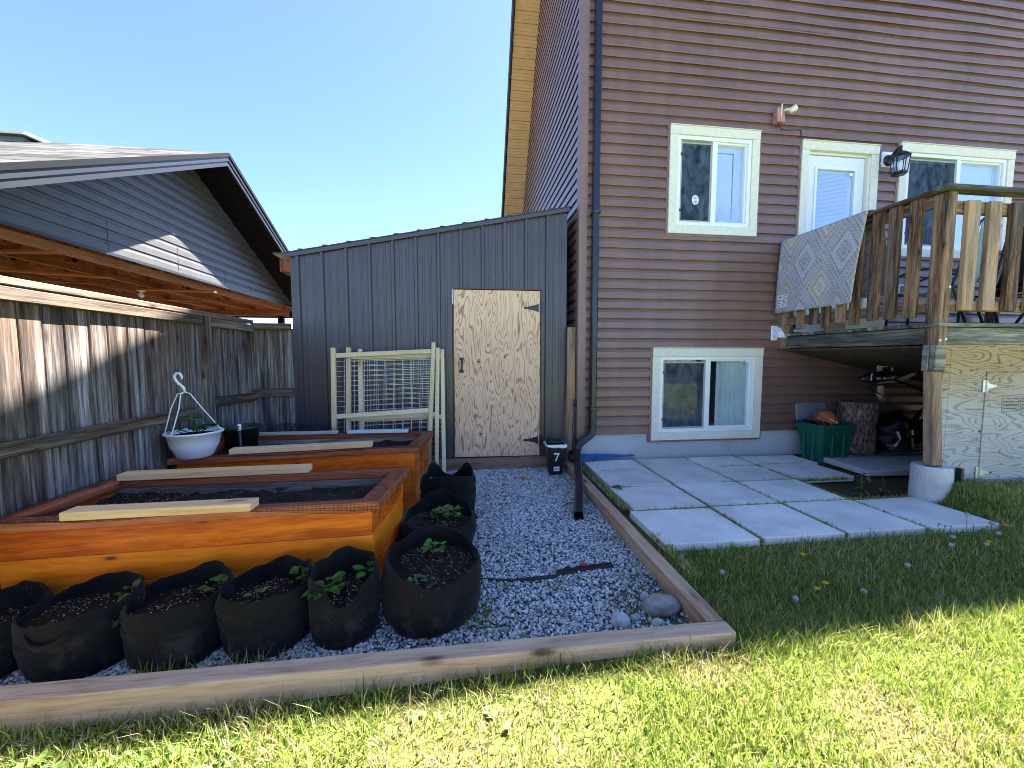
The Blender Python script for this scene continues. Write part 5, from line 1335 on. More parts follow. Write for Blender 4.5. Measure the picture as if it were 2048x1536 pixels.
# lumber on the planters
def plank(p0, p1, w_, t_, mat, lab, grp=None):
    mb = MB(); mb.board(p0, p1, w_, t_); return tag(mb.build('plank', mat, bevel=.004, segs=2), lab, 'plank', grp)
plank((-1.835, 1.982, .574), (-1.035, 1.998, .574), .088, .040, M['newwood'], 'fresh short plank lying on the front trim of the nearest planter')
plank((-2.085, 2.585, .574), (-1.010, 2.622, .574), .088, .040, M['newwood'], 'fresh long plank lying on the back trim of the nearest planter')
plank((-1.80, 3.185, .574), (-.770, 3.305, .574), .090, .040, M['newwood'], 'pale plank lying along the front trim of the far planter')
plank((-1.14, 3.915, .566), (-.565, 3.905, .566), .075, .026, M['whitepaint'] if 'whitepaint' in M else plain('white_painted_wood', (.66, .66, .66), .6, .3, .06, 14.), 'white painted strip on the back trim of the far planter')
plank((-2.03, 3.905, .566), (-1.24, 3.91, .566), .070, .024, M['palewood'], 'pale netted strip on the back left trim of the far planter')

# ------------------------------------------------------------------ fabric grow bags
def leafblade(mb, base, d, L, wd, curl=.3, rnd=None):
    base = Vector(base); d = Vector(d).normalized(); up = Vector((0, 0, 1))
    side = d.cross(up); side = side.normalized() if side.length > .05 else Vector((1, 0, 0))
    n_ = side.cross(d).normalized()
    prof = [(0, .0), (.18, .34), (.42, .5), (.7, .42), (.9, .2), (1., .0)]
    vs = []; fs = []
    for q, hw in prof:
        c = base + d * (L * q) - up * (curl * L * q * q)
        for s_ in (-1, 0, 1): vs.append(c + side * (s_ * hw * wd) + n_ * (abs(s_) * .10 * wd + .05 * wd * math.sin(q * 9) * abs(s_)))
    for i in range(len(prof) - 1):
        for k_ in range(2): fs.append((i * 3 + k_, i * 3 + k_ + 1, i * 3 + k_ + 4, i * 3 + k_ + 3))
    mb.add(vs, fs, None, rnd)
def seedling(name, x, y, z, n, spread, size, lab, mat='leaf', height=.05, cat='plant', group='potato seedlings in the grow bags'):
    mb = MB()
    for k in range(n):
        a_ = random.uniform(0, 2 * PI); r_ = spread * math.sqrt(random.random()); h_ = height * random.uniform(.35, 1) * (1 - .5 * r_ / max(spread, .001))
        el = random.uniform(.1, .9)
        leafblade(mb, (x + r_ * math.cos(a_), y + r_ * math.sin(a_), z + h_), (math.cos(a_), math.sin(a_), el), size * random.uniform(.6, 1.15), size * random.uniform(.6, .85), random.uniform(.1, .6))
    for k in range(max(2, n // 8)):
        a_ = random.uniform(0, 6.28); mb.tube([(x, y, z - .02), (x + spread * .5 * math.cos(a_), y + spread * .5 * math.sin(a_), z + height * .8)], .003, 5)
    return tag(mb.build(name, M[mat], smooth=True, recalc=False), lab, cat, group)
def grow_bag(cx, cy, r_, h_, soil, lab, rim=(), oval=1., lean=(0, 0), seed=0., handles=(), patch=None, crease=True):
    bag = thing('grow_bag', (cx, cy, 0), lab, 'grow bag', 'black fabric grow bags')
    def rimz(a_):
        z = h_
        for (ang, amp, width) in rim:
            d = math.atan2(math.sin(a_ - R(ang)), math.cos(a_ - R(ang))); z += amp * math.exp(-(d / R(width)) ** 2)
        return z + .026 * nz(math.cos(a_) * 1.6 + seed, math.sin(a_) * 1.6, seed) + .012 * nz(math.cos(a_) * 4 + seed, math.sin(a_) * 4, seed)
    def rad(a_, q):
        k = .95 + .10 * math.sin(PI * min(q, 1) * .85)
        k += .085 * nz(math.cos(a_) * 1.5 + seed, math.sin(a_) * 1.5, q * 1.6 + seed) + .040 * nz(math.cos(a_) * 3.6 + seed, math.sin(a_) * 3.6, q * 4) + .030 * abs(nz(math.cos(a_) * 2.2 + seed, math.sin(a_) * 2.2, q * 8 + math.sin(a_) * 2))
        k += .016 * nz(math.cos(a_) * 3, math.sin(a_) * 3, q * 18 + seed) + .03 * math.exp(-((q - .86) / .09) ** 2) * (1 if crease else .3)
        if crease: k -= .045 * math.exp(-((q - .66 - .04 * math.sin(a_ + seed)) / .03) ** 2)
        return r_ * k
    def pt(a_, q, inset=0., ztop=None):
        z = rimz(a_) * q if ztop is None else ztop
        rr = rad(a_, q) - inset
        return (cx + rr * math.cos(a_) + lean[0] * q, cy + rr * oval * math.sin(a_) + lean[1] * q, z + .004)
    N = 64; QS = [0., .02, .06, .14, .22, .30, .38, .46, .52, .58, .62, .65, .67, .70, .75, .82, .89, .95, .985, 1.]
    secs = []
    for q in QS:
        ins = .022 * (1 - q / .06) ** 2 if q < .06 else 0
        secs.append([pt(2 * PI * k / N, q, ins) for k in range(N)])
    secs.append([pt(2 * PI * k / N, 1., .004, rimz(2 * PI * k / N) + .003) for k in range(N)])
    for q in (.985, .9, .8, .7, .6): secs.append([pt(2 * PI * k / N, q, .009) if rimz(2 * PI * k / N) * q > soil - .03 else pt(2 * PI * k / N, min(q, 1), .009, soil - .03) for k in range(N)])
    mb = MB(); m = len(secs); vs = [v for s_ in secs for v in s_]
    mb.add(vs, [(i * N + k, i * N + (k + 1) % N, (i + 1) * N + (k + 1) % N, (i + 1) * N + k) for i in range(m - 1) for k in range(N)] + [tuple(range(N))[::-1]])
    mb.build('fabric_wall', M['fabric'], bag, smooth=True, recalc=False)
    if patch:
        a0, a1, q0, q1 = patch; mb = MB(); mb.grid(lambda u, v: pt(R(lerp(a0, a1, u)), lerp(q0, q1, v), -.005), 12, 10); mb.build('stitched_patch', M['fabric'], bag, smooth=True, solid=.006, recalc=False)
    mb = MB(); NR = 14
    def sp(u, v):
        a_ = 2 * PI * u; q = min(.95, soil / max(rimz(a_), .05)); rr = (rad(a_, q) - .008) * v
        x, y = cx + rr * math.cos(a_) + lean[0] * q, cy + rr * oval * math.sin(a_) + lean[1] * q
        return (x, y, min(soil + .018 * nz(x * 9, y * 9, seed) + .009 * nz(x * 40, y * 40) + .02 * (1 - v), rimz(a_) - .012))
    mb.grid(sp, 56, NR); mb.build('soil', M['soil'], bag, smooth=True, recalc=False)
    for (ang, hz, wd) in handles:
        mb = MB(); a0 = R(ang); pts = []
        for k in range(15):
            f_ = k / 14; a_ = a0 + (f_ - .5) * wd / r_; q = hz / rimz(a_)
            o_ = .006 + .018 * math.sin(PI * f_); x, y, z = pt(a_, q, -o_); pts.append((x, y, z - .035 * math.sin(PI * f_)))
        vs = []; 
        for (x, y, z) in pts: vs += [(x, y, z + .011), (x, y, z - .011)]
        mb.add(vs, [(2 * i, 2 * i + 1, 2 * i + 3, 2 * i + 2) for i in range(14)]); mb.build('handle', M['fabric'], bag, smooth=True, solid=.003, recalc=False)
    return bag
grow_bag(-2.00, 1.80, .185, .235, .165, 'leftmost slumped grow bag against the fence', rim=((60, .05, 40), (270, -.03, 60)), seed=1.3, handles=((300, .19, .11),), lean=(.0, -.01), oval=.82)
grow_bag(-1.625, 1.795, .200, .262, .205, 'grow bag with scuffed muddy front and drooping handle, second from the left', rim=((60, .035, 45), (180, -.03, 40), (270, -.012, 50), (0, .03, 30)), seed=2.7, handles=((272, .215, .16),), lean=(-.01, .0), oval=.80)
grow_bag(-1.255, 1.800, .190, .268, .205, 'grow bag with folded rim and square side patch, third from the left', rim=((80, .035, 35), (180, -.02, 30), (255, -.014, 30), (20, .03, 40)), seed=4.1, handles=((212, .235, .12),), oval=.82, patch=(278, 318, .06, .56))
grow_bag(-.905, 1.815, .180, .272, .205, 'grow bag with a stitched patch and tall grass at its base, fourth from the left', rim=((70, .03, 40), (190, -.01, 40), (10, .035, 30)), seed=5.9, oval=.86, patch=(236, 286, .03, .55))
grow_bag(-.572, 1.83, .146, .300, .215, 'narrow grow bag with a notched front rim at the planter corner', rim=((90, .03, 50), (285, -.105, 26), (180, .02, 30)), seed=7.7, crease=False, oval=1.0)
grow_bag(-.170, 1.935, .235, .285, .225, 'largest round grow bag full of speckled soil', rim=((90, .07, 38), (285, -.035, 50), (200, .03, 30)), seed=9.1, crease=False)
grow_bag(-.180, 2.525, .225, .262, .205, 'grow bag in the right column between the largest bag and the crumpled one', rim=((95, .085, 45), (170, -.04, 35), (275, -.02, 40)), seed=11.5, handles=((15, .23, .12),))
grow_bag(-.135, 3.10, .205, .335, .215, 'crumpled grow bag with two floppy corners nearest the shed door', rim=((130, .075, 22), (45, .06, 20), (270, .045, 70), (90, -.04, 25)), seed=13.3, handles=((215, .30, .12),), oval=.8)
seedling('potato_plant', -1.49, 1.86, .225, 12, .045, .045, 'pale seedling half hidden behind the rim of the muddy-fronted bag')
seedling('potato_plant', -1.14, 1.87, .230, 16, .050, .046, 'bright green seedling in the folded-rim bag')
seedling('potato_plant', -.785, 1.88, .235, 12, .045, .050, 'seedling climbing the right rim of the bag with the stitched patch', height=.07)
seedling('potato_plant', -.93, 1.78, .22, 3, .03, .045, 'pair of tiny leaves at the front of the bag with the stitched patch', height=.03)
seedling('potato_plant', -.63, 1.775, .24, 26, .060, .052, 'dense dark green potato plant in the narrow bag', 'leafdark', .05)
seedling('potato_plant', -.475, 1.89, .245, 5, .025, .060, 'broad leaf at the right rim of the narrow bag', 'leafdark', .04)
seedling('potato_plant', -.175, 2.03, .262, 24, .045, .042, 'upright seedling in the middle of the largest bag', height=.06)
seedling('potato_plant', -.225, 1.775, .245, 9, .04, .034, 'small grey-green shoots at the front rim of the largest bag', height=.025)
seedling('potato_plant', -.125, 2.53, .245, 44, .075, .048, 'bushy light green plant in the bag behind the largest one', height=.06)
seedling('potato_plant', -.235, 3.10, .275, 22, .06, .05, 'green plant peeking from the crumpled bag by the shed', height=.06)
# ------------------------------------------------------------------ hanging basket, black pot, pipe
hb = thing('hanging_basket', (-2.03, 3.10, .552), 'white plastic hanging basket with hook standing on the far planter corner', 'basket')
bx_, by_, bz_ = -2.022, 3.135, .552
mb = MB(); mb.lathe([(.0, .0), (.10, .0), (.110, .006), (.150, .10), (.166, .178), (.180, .180), (.182, .190), (.176, .195), (.160, .192), (.148, .11), (.0, .10)], (bx_, by_, bz_), 40); mb.build('pot', plain('white_pot_plastic', (.74, .75, .80), .4, .5, .02, 4.), hb, smooth=True)
mb = MB(); mb.lathe([(.158, .165), (.1, .172), (.0, .175)], (bx_, by_, bz_), 24); mb.build('soil', M['soil'], hb)
hk = Vector((bx_ - .075, by_ - .0, 1.10)); mb = MB()
for a_ in (R(200), R(255), R(15)):
    e_ = Vector((bx_ + .172 * math.cos(a_), by_ + .172 * math.sin(a_), bz_ + .188)); mid = hk.lerp(e_, .5) + Vector((-.012 if a_ > 1 else .0, 0, 0)) + Vector((.03 * (1 if a_ > 3.6 and a_ < 4.6 else 0), 0, 0))
    mb.tube([e_, e_.lerp(mid, .55) , mid, mid.lerp(hk, .6) + Vector((.006, 0, 0)), hk + Vector((.025, 0, -.06)), hk + Vector((.02, 0, -.04))], .0042, 6)
mb.build('hanger_strand', M['white'], hb, smooth=True)
mb = MB(); mb.tube([hk + Vector(q) for q in ((.028, 0, -.06), (.018, 0, -.025), (-.015, 0, .005), (-.035, 0, .035), (-.038, 0, .062), (-.022, 0, .082), (.0, 0, .078), (.012, 0, .055), (.010, 0, .035))], [.008, .010, .010, .010, .010, .010, .009, .008, .005], 8); mb.build('hook', M['white'], hb, smooth=True)
mb = MB()
for (dx, dy, dz, n_, s_) in ((-.02, .02, .30, 7, .075), (.10, -.01, .235, 14, .070), (.0, .03, .215, 7, .065), (-.11, -.02, .20, 4, .055), (.05, .04, .20, 5, .05)):
    for k in range(n_):
        a_ = random.uniform(0, 6.28); leafblade(mb, (bx_ + dx + .015 * math.cos(a_), by_ + dy + .015 * math.sin(a_), bz_ + dz), (math.cos(a_), math.sin(a_), random.uniform(-.1, .6)), s_ * random.uniform(.7, 1.1), s_ * .75, .4)
    mb.tube([(bx_ + dx * .4, by_ + dy * .3, bz_ + .17), (bx_ + dx * .8, by_ + dy, bz_ + dz * .8 + .03), (bx_ + dx, by_ + dy, bz_ + dz)], .003, 5)
tag(mb.build('geranium_plant', M['leafdark'], smooth=True, recalc=False), 'leafy green plant growing in the white hanging basket', 'plant')
pt = thing('black_pot', (-2.0, 3.72, .45), 'black nursery pot with dark green rim behind the hanging basket', 'pot')
mb = MB(); mb.lathe([(.0, .0), (.115, .0), (.135, .20), (.142, .205)], (-1.955, 3.62, .475), 32); mb.build('body', M['blackplastic'], pt, smooth=True)
mb = MB(); mb.lathe([(.142, .204), (.152, .206), (.154, .222), (.140, .224), (.132, .2), (.11, .05), (.0, .04)], (-1.955, 3.62, .475), 32); mb.build('rim', plain('dark_green_plastic', (.02, .045, .03), .5), pt, smooth=True)
pp = thing('plant_stake', (-1.87, 3.42, .45), 'dark pipe stake with a small white label standing in the far planter', 'stake')
mb = MB(); mb.tube([(-1.845, 3.40, .44), (-1.862, 3.42, .70)], .011, 8); mb.build('pipe', M['chairmetal'], pp, smooth=True)
mb = MB(); mb.tube([(-1.8615, 3.4195, .690), (-1.8655, 3.424, .745)], .0145, 10); mb.build('label_band', M['white'], pp, smooth=True)
mb = MB()
for z in (.705, .725): mb.box((-1.872, 3.402, z), (-1.855, 3.4075, z + .006))
mb.build('label_print', M['black'], pp)

# ------------------------------------------------------------------ wire trellis frames leaning on the shed
def trellis(lab, xl0, xl1, xr0, xr1, ztl, ztr, yb, yt, rail_z, w_=.045):
    tr = thing('wire_trellis', ((xl0 + xr0) / 2, yb, 0), lab, 'trellis', 'wire trellis frames leaning on the shed')
    yz = lambda z: lerp(yb, yt, z / 1.4)
    mb = MB(); mb.board((xl0, yz(0), .0), (xl1, yz(ztl), ztl), w_, .036, (0, -1, .1)); mb.build('stile', M['trelliswood'], tr, .003)
    mb = MB(); mb.board((xr0, yz(0), .0), (xr1, yz(ztr), ztr), w_ * .9, .036, (0, -1, .1)); mb.build('stile', M['trelliswood'], tr, .003)
    for (za, zb) in rail_z:
        mb = MB(); xa = lerp(xl0, xl1, za / ztl) + .024; xb = lerp(xr0, xr1, zb / ztr) - .022
        mb.board((xa, yz(za) + .002, za), (xb, yz(zb) + .002, zb), .048, .034, (0, -1, .1)); mb.build('rail', M['trelliswood'], tr, .003)
    mb = MB()
    X = lambda f_, z: lerp(lerp(xl0, xl1, z / ztl), lerp(xr0, xr1, z / ztr), f_)
    n = 10
    for i in range(1, n):
        mb.tube([(X(i / n, z) + .004 * nz(i, z * 3), yz(z) + .022 + .006 * nz(z * 3, i), z) for z in (.05, .3, .55, .8, 1.05, rail_z[0][0] + .02)], .0018, 4)
    z = .06
    while z < rail_z[0][0] + .01:
        d = rail_z[0][1] - rail_z[0][0]
        mb.tube([(X(f_, z), yz(z) + .024 + .004 * nz(f_ * 5, z * 9), z + d * f_ + .006 * nz(f_ * 3, z * 7, xl0)) for f_ in (0., .2, .4, .6, .8, 1.)], .0020, 4); z += .052
    mb.build('wire_mesh', M['galv'], tr, recalc=False)
trellis('front trellis frame, its left stile furthest left and right stile tallest', -1.302, -1.345, -.385, -.325, 1.395, 1.455, 3.985, 4.19, ((1.315, 1.362), (.695, .742)))
trellis('middle trellis frame with a white-topped left stile', -1.19, -1.21, -.305, -.285, 1.40, 1.40, 4.05, 4.25, ((1.30, 1.325), (.66, .69)))
trellis('rear trellis frame closest to the metal wall', -1.06, -1.105, -.225, -.240, 1.385, 1.385, 4.10, 4.30, ((1.29, 1.31), (.64, .655)))
mb = MB(); mb.board((-.40, 4.26, .0), (-.33, 4.31, 1.43), .04, .03, (0, -1, .1)); tag(mb.build('wooden_stake', M['trelliswood'], bevel=.003), 'single pale stake standing among the trellis frames', 'stake')

# ------------------------------------------------------------------ stones, hose, husk
t_ = NT('river_stone'); p_ = t_.pos(); f_ = t_.noise(p_, 30., 6., .7); s_ = t_.noise(p_, 260., 2.); rr_ = t_.attr('rn', 'Fac')
c_ = t_.ramp(f_, [(.3, (.16, .14, .13)), (.7, (.36, .33, .30))]); c2_ = t_.ramp(f_, [(.3, (.34, .36, .36)), (.7, (.58, .60, .60))])
c_ = t_.mix(rr_, c_, c2_); t_.fin(t_.mix(t_.math('MULTIPLY', t_.step(s_, .5, .7), .5), c_, t_.mix(rr_, (.45, .42, .40), (.14, .15, .16))), .8, .25); t_.bump(f_, .4, .01); M['stone'] = t_.m
for (x, y, r1, r2, r3, c, lab) in ((.985, 1.775, .098, .062, .052, .0, 'largest brownish river stone in the corner of the timber border'), (.742, 1.705, .048, .040, .036, 1., 'pale speckled river stone left of the largest one'),
        (.69, 1.845, .022, .02, .018, .9, 'small pale stone behind the speckled one'), (.515, 1.715, .022, .018, .016, 1., 'small white stone near the front timber'), (.955, 1.885, .026, .024, .022, .6, 'small grey stone just behind the largest stone'),
        (.905, 2.02, .022, .02, .018, .7, 'small grey stone by the side timber'), (.92, 1.68, .035, .025, .02, .8, 'flat grey stone half buried in front of the largest stone'), (.83, 1.73, .028, .022, .018, .3, 'small brown stone between the two big stones'), (.86, 2.30, .014, .012, .011, 1., 'tiny white pebble lying beside the side timber')):
    mb = blob(x, y, r3 * .62, r1, r2, r3, x * 7, 28, 16, .16); mb.rn = [c] * len(mb.v)
    tag(mb.build('stone', M['stone'], smooth=True), lab, 'stone', 'loose stones on the gravel')
mb = MB()
pts = [(.06, 2.16, .012), (.16, 2.135, .012), (.28, 2.115, .010), (.40, 2.115, .014), (.50, 2.125, .012), (.60, 2.16, .016)]
mb.tube(pts, [.007, .009, .012, .014, .012, .010], 6)
mb.grid(lambda u, v: (lerp(.54, .90, u), lerp(2.135, 2.19, v) + .07 * u - .03 * abs(2 * v - 1) * u * 1.0 + .014 * nz(u * 7, v * 2), .020 + .014 * nz(u * 8, v * 4, 1.)), 26, 5)
tag(mb.build('drip_hose', plain('black_drip_tape', (.012, .012, .014), .6), smooth=True, recalc=False, solid=.003), 'torn black drip hose and fabric strip lying across the gravel', 'hose')
mb = blob(.715, 2.205, .028, .020, .014, .012, 2., 12, 8, .3); tag(mb.build('red_scrap', plain('red_plastic', (.50, .015, .03), .4), smooth=True), 'small red plastic scrap beside the black hose strip', 'scrap')
mb = MB()
for (a_, L_) in ((.4, .13), (1.3, .10), (2.6, .09), (5.9, .11)):
    leafblade(mb, (.60, 3.95, .025), (math.cos(a_), math.sin(a_), .35 if a_ > 1 and a_ < 2 else .05), L_, .045, .1)
tag(mb.build('dry_leaf', plain('tan_dry_leaf', (.50, .36, .20), .8), smooth=True, recalc=False), 'curled tan dry leaf on the gravel before the shed door', 'leaf')
mb = MB(); mb.grid(lambda u, v: (lerp(-1.95, -1.40, u), lerp(1.36, 1.40, v), -.028 + .012 * nz(u * 6, v * 3)), 16, 3)
tag(mb.build('landscape_fabric', M['fabric'], recalc=False, solid=.003), 'scrap of black landscape fabric poking out under the front timber', 'fabric')
# ------------------------------------------------------------------ gravel stones (countless)
def smooth01(a): return np.clip(a, 0, 1) ** 2 * (3 - 2 * np.clip(a, 0, 1))
ico = bmesh.new(); bmesh.ops.create_icosphere(ico, subdivisions=1, radius=1.)
IV = np.array([v.co[:] for v in ico.verts]); IF = np.array([[v.index for v in f.verts] for f in ico.faces]); ico.free()
def stones(n, keep, zf, rlo, rhi):
    P = keep(n); n = len(P)
    r = RNG.uniform(rlo, rhi, n) * (1 + .5 * RNG.random(n) ** 4)
    S = np.stack([r * RNG.uniform(.8, 1.35, n), r * RNG.uniform(.7, 1.1, n), r * RNG.uniform(.5, .85, n)], 1)
    a = RNG.uniform(0, 2 * PI, n); b = RNG.uniform(-.6, .6, n)
    ca, sa, cb, sb = np.cos(a), np.sin(a), np.cos(b), np.sin(b)
    jit = RNG.uniform(.78, 1.18, (n, len(IV), 1))
    L = IV[None] * jit * S[:, None, :]
    x = L[..., 0] * cb[:, None] + L[..., 2] * sb[:, None]; z = -L[..., 0] * sb[:, None] + L[..., 2] * cb[:, None]; y = L[..., 1]
    X = x * ca[:, None] - y * sa[:, None]; Y = x * sa[:, None] + y * ca[:, None]
    zc = zf(P, r)
    V = np.stack([X + P[:, 0:1], Y + P[:, 1:2], z + zc[:, None]], -1).reshape(-1, 3)
    F = (IF[None] + (np.arange(n) * len(IV))[:, None, None]).reshape(-1, 3)
    return V, F, np.repeat(RNG.random(n), len(IV))
bagc = [(-2.00, 1.80, .15), (-1.625, 1.795, .155), (-1.255, 1.805, .15), (-.905, 1.82, .15), (-.56, 1.835, .145), (-.17, 1.935, .21), (-.18, 2.525, .2), (-.135, 3.1, .16)]
def keep(n):
    P = np.concatenate([np.stack([RNG.uniform(-.55, 1.14, int(n * .82)), 1.55 + (4.36 - 1.55) * RNG.random(int(n * .82)) ** 1.05], 1), np.stack([RNG.uniform(-2.1, -.45, int(n * .18)), RNG.uniform(1.55, 1.95, int(n * .18))], 1)])
    m = np.ones(len(P), bool)
    for (x, y, r) in bagc: m &= (P[:, 0] - x) ** 2 + (P[:, 1] - y) ** 2 > r * r
    m &= ~((P[:, 0] < -.47) & (P[:, 1] > 2.02))
    m &= P[:, 0] < 1.09 + .045 * (P[:, 1] - 1.55) / 2.67
    # thinner patches where weeds and dirt show, in the front right corner
    thin = smooth01(1 - np.hypot(P[:, 0] - 1.0, (P[:, 1] - 1.75) * .7) / .45)
    m &= RNG.random(len(P)) > thin * .75
    return P[m]
V, F, A = stones(46000, keep, lambda P, r: .004 + .010 * RNG.random(len(P)), .0050, .0092)
t = NT('crushed_gravel'); rn = t.attr('rn', 'Fac'); p = t.pos()
col = t.ramp(rn, [(.0, (.07, .078, .088)), (.14, (.22, .235, .25)), (.45, (.44, .46, .475)), (.75, (.60, .62, .635)), (.93, (.72, .73, .73)), (1., (.78, .76, .72))])
col = t.mix(t.math('MULTIPLY', t.step(t.noise(p, 2.2, 4., .6), .50, .70), .45), col, (.30, .29, .27))
t.fin(t.mix(t.math('MULTIPLY', t.noise(p, 300., 2.), .35), col, (.5, .5, .5)), .8, .3)
go = npmesh('gravel', V, F, np.zeros((0, 4), int), t.m, {'rn': A}, smooth=False)
tag(go, 'loose grey crushed gravel covering the path to the shed', 'gravel', kind='stuff')

# ------------------------------------------------------------------ grass (countless)
def vnoise(x, y, s, seed):
    xi = np.floor(x * s).astype(int); yi = np.floor(y * s).astype(int); fx = x * s - xi; fy = y * s - yi
    fx = fx * fx * (3 - 2 * fx); fy = fy * fy * (3 - 2 * fy)
    h = lambda a, b: (np.abs(np.sin(a * 127.1 + b * 311.7 + seed * 17.3) * 43758.5453) % 1)
    return (h(xi, yi) * (1 - fx) + h(xi + 1, yi) * fx) * (1 - fy) + (h(xi, yi + 1) * (1 - fx) + h(xi + 1, yi + 1) * fx) * fy
def lz(x, y):
    k = np.clip((x + 1.2) / 2.2, 0, 1); k = k * k * (3 - 2 * k)
    u = np.clip((y - 2.15) / .38, 0, 1); v = np.clip((x - 3.82) / .12, 0, 1); q = np.clip((y - 1.85) / .3, 0, 1) * (x > 1.19)
    return np.where(y > 2.74, .055, -.018 + .053 * k + .165 * u * u * (3 - 2 * u) * v + .035 * q)
def blades(P, h, w, lean, zoff=0., zfun=lz):
    n = len(P); a = RNG.uniform(0, 2 * PI, n); la = RNG.uniform(0, 2 * PI, n); le = lean * RNG.random(n) ** .7
    z0 = zfun(P[:, 0], P[:, 1]) + zoff - .004
    sx, sy = np.cos(a) * w / 2, np.sin(a) * w / 2
    dx, dy = np.cos(la) * le * h, np.sin(la) * le * h
    x, y = P[:, 0], P[:, 1]
    hz = h * np.sqrt(np.clip(1 - (le * .8) ** 2, .15, 1))
    v = np.stack([np.stack([x - sx, y - sy, z0], 1), np.stack([x + sx, y + sy, z0], 1),
                  np.stack([x - sx * .8 + dx * .32, y - sy * .8 + dy * .32, z0 + hz * .55], 1), np.stack([x + sx * .8 + dx * .32, y + sy * .8 + dy * .32, z0 + hz * .55], 1),
                  np.stack([x + dx, y + dy, z0 + hz], 1)], 1)
    i = np.arange(n)[:, None] * 5
    return v.reshape(-1, 3), i + np.array([[2, 3, 4]]), i + np.array([[0, 1, 3, 2]])
def in_lawn(P):
    x, y = P[:, 0], P[:, 1]
    m = (y < 1.462) | ((x > 1.185) & (y < 2.215 + .015 * np.sin(x * 9)))
    m |= (x > 3.80) & (y < 2.78) & (y >= 2.2)
    m |= (x > 3.19) & (x < 4.05) & (y > 2.2) & (y < 3.24) & ~((x < 3.79) & (y < 2.76))
    m &= ~((x > 3.95) & (y > 2.665)); m &= np.hypot(x - 3.905, y - 2.728) > .135
    return m
def sample(n, x0, x1, y0, y1, pw):
    y = y0 + (y1 - y0) * RNG.random(n) ** pw; return np.stack([RNG.uniform(x0, x1, n), y], 1)
P = np.concatenate([sample(92000, -2.3, 3.4, .72, 1.62, .9), sample(60000, 1.18, 5.6, 1.35, 2.8, 1.), sample(24000, -3.2, 5., -1.2, .72, 1.), sample(6000, 3.785, 4.25, 2.2, 2.70, 1.)])
P = P[in_lawn(P)]
pn = vnoise(P[:, 0], P[:, 1], 2.3, 1) * .6 + vnoise(P[:, 0], P[:, 1], 6.1, 2) * .4
dn = RNG.random(len(P))
P = P[dn < .45 + .75 * (pn > .33)]; 
pn = vnoise(P[:, 0], P[:, 1], 2.3, 1) * .6 + vnoise(P[:, 0], P[:, 1], 6.1, 2) * .4
shade = (P[:, 1] > 1.6)
h = (.016 + .046 * RNG.random(len(P)) ** 1.5) * (.8 + .6 * vnoise(P[:, 0], P[:, 1], 3.7, 5)) * np.where(shade, 1.15, 1.)
near = np.abs(P[:, 1] - 1.44) < .05
h = np.where(near & (RNG.random(len(P)) < .35), h * 1.7, h)
w = RNG.uniform(.0026, .0058, len(P))
V, F3, F4 = blades(P, h, w, .95, np.where((P[:, 0] > 3.75) & (P[:, 0] < 4.3) & (P[:, 1] > 2.15), .012, 0.))
dry = vnoise(P[:, 0], P[:, 1], 1.9, 8) * .55 + vnoise(P[:, 0], P[:, 1], 5.3, 9) * .45
dryb = (RNG.random(len(P)) < np.clip((dry - .40) * 2.6, 0.10, .8) * np.where(shade, .35, 1.)).astype(float)
A = np.repeat(RNG.random(len(P)), 5); D = np.repeat(dryb, 5)
t = NT('lawn_grass'); rn = t.attr('rn', 'Fac'); dr = t.attr('dry', 'Fac')
g_ = t.ramp(rn, [(.0, (.065, .125, .018)), (.4, (.18, .255, .036)), (.75, (.30, .35, .065)), (1., (.46, .46, .15))])
d_ = t.ramp(rn, [(.0, (.22, .17, .07)), (.5, (.44, .36, .18)), (1., (.60, .53, .33))])
cl = t.mix(dr, g_, d_)
t.fin(cl, .34, .65); tr = t.n('ShaderNodeBsdfTranslucent', {'Color': cl})
mx = t.n('ShaderNodeMixShader', {0: .35, 1: t.b.outputs[0], 2: tr.outputs[0]}); t.t.links.new(mx.outputs[0], t.t.nodes['Material Output'].inputs[0])
M['grass'] = t.m
go = npmesh('grass', V, F3, F4, t.m, {'rn': A, 'dry': D})
tag(go, 'patchy green lawn grass, half in shade and half sunlit', 'grass', kind='stuff')

# grass and weeds growing in the slab joints and among the gravel
Ps = []
for (ya, yb) in ((2.748, 2.765), (3.278, 3.295), (3.775, 3.79)):
    n = 1500; x = RNG.uniform(1.32, 3.75, n); k = vnoise(x, x * 0 + ya, 3., 3) > .38; Ps.append(np.stack([x, RNG.uniform(ya, yb, n)], 1)[k])
for (xa, xb) in ((1.908, 1.925), (2.532, 2.55), (3.16, 3.185)):
    n = 1500; y = RNG.uniform(2.2, 4.2, n); k = vnoise(y, y * 0 + xa, 3., 4) > .30; Ps.append(np.stack([RNG.uniform(xa, xb, n), y], 1)[k])
n = 1500; y = RNG.uniform(1.6, 4.1, n); Ps.append(np.stack([RNG.uniform(1.225, 1.29, n), y], 1)[vnoise(y, y * 0, 4., 6) > .4])
P = np.concatenate(Ps); h = RNG.uniform(.026, .056, len(P)); V, F3, F4 = blades(P, h, RNG.uniform(.003, .006, len(P)), .9, 0., lambda x, y: x * 0 + .098)
tag(npmesh('joint_weeds', V, F3, F4, M['grass'], {'rn': np.repeat(RNG.random(len(P)), 5), 'dry': np.repeat((RNG.random(len(P)) < .35) * 1., 5)}), 'thin weeds and moss growing in the slab joints', 'weeds', kind='stuff')
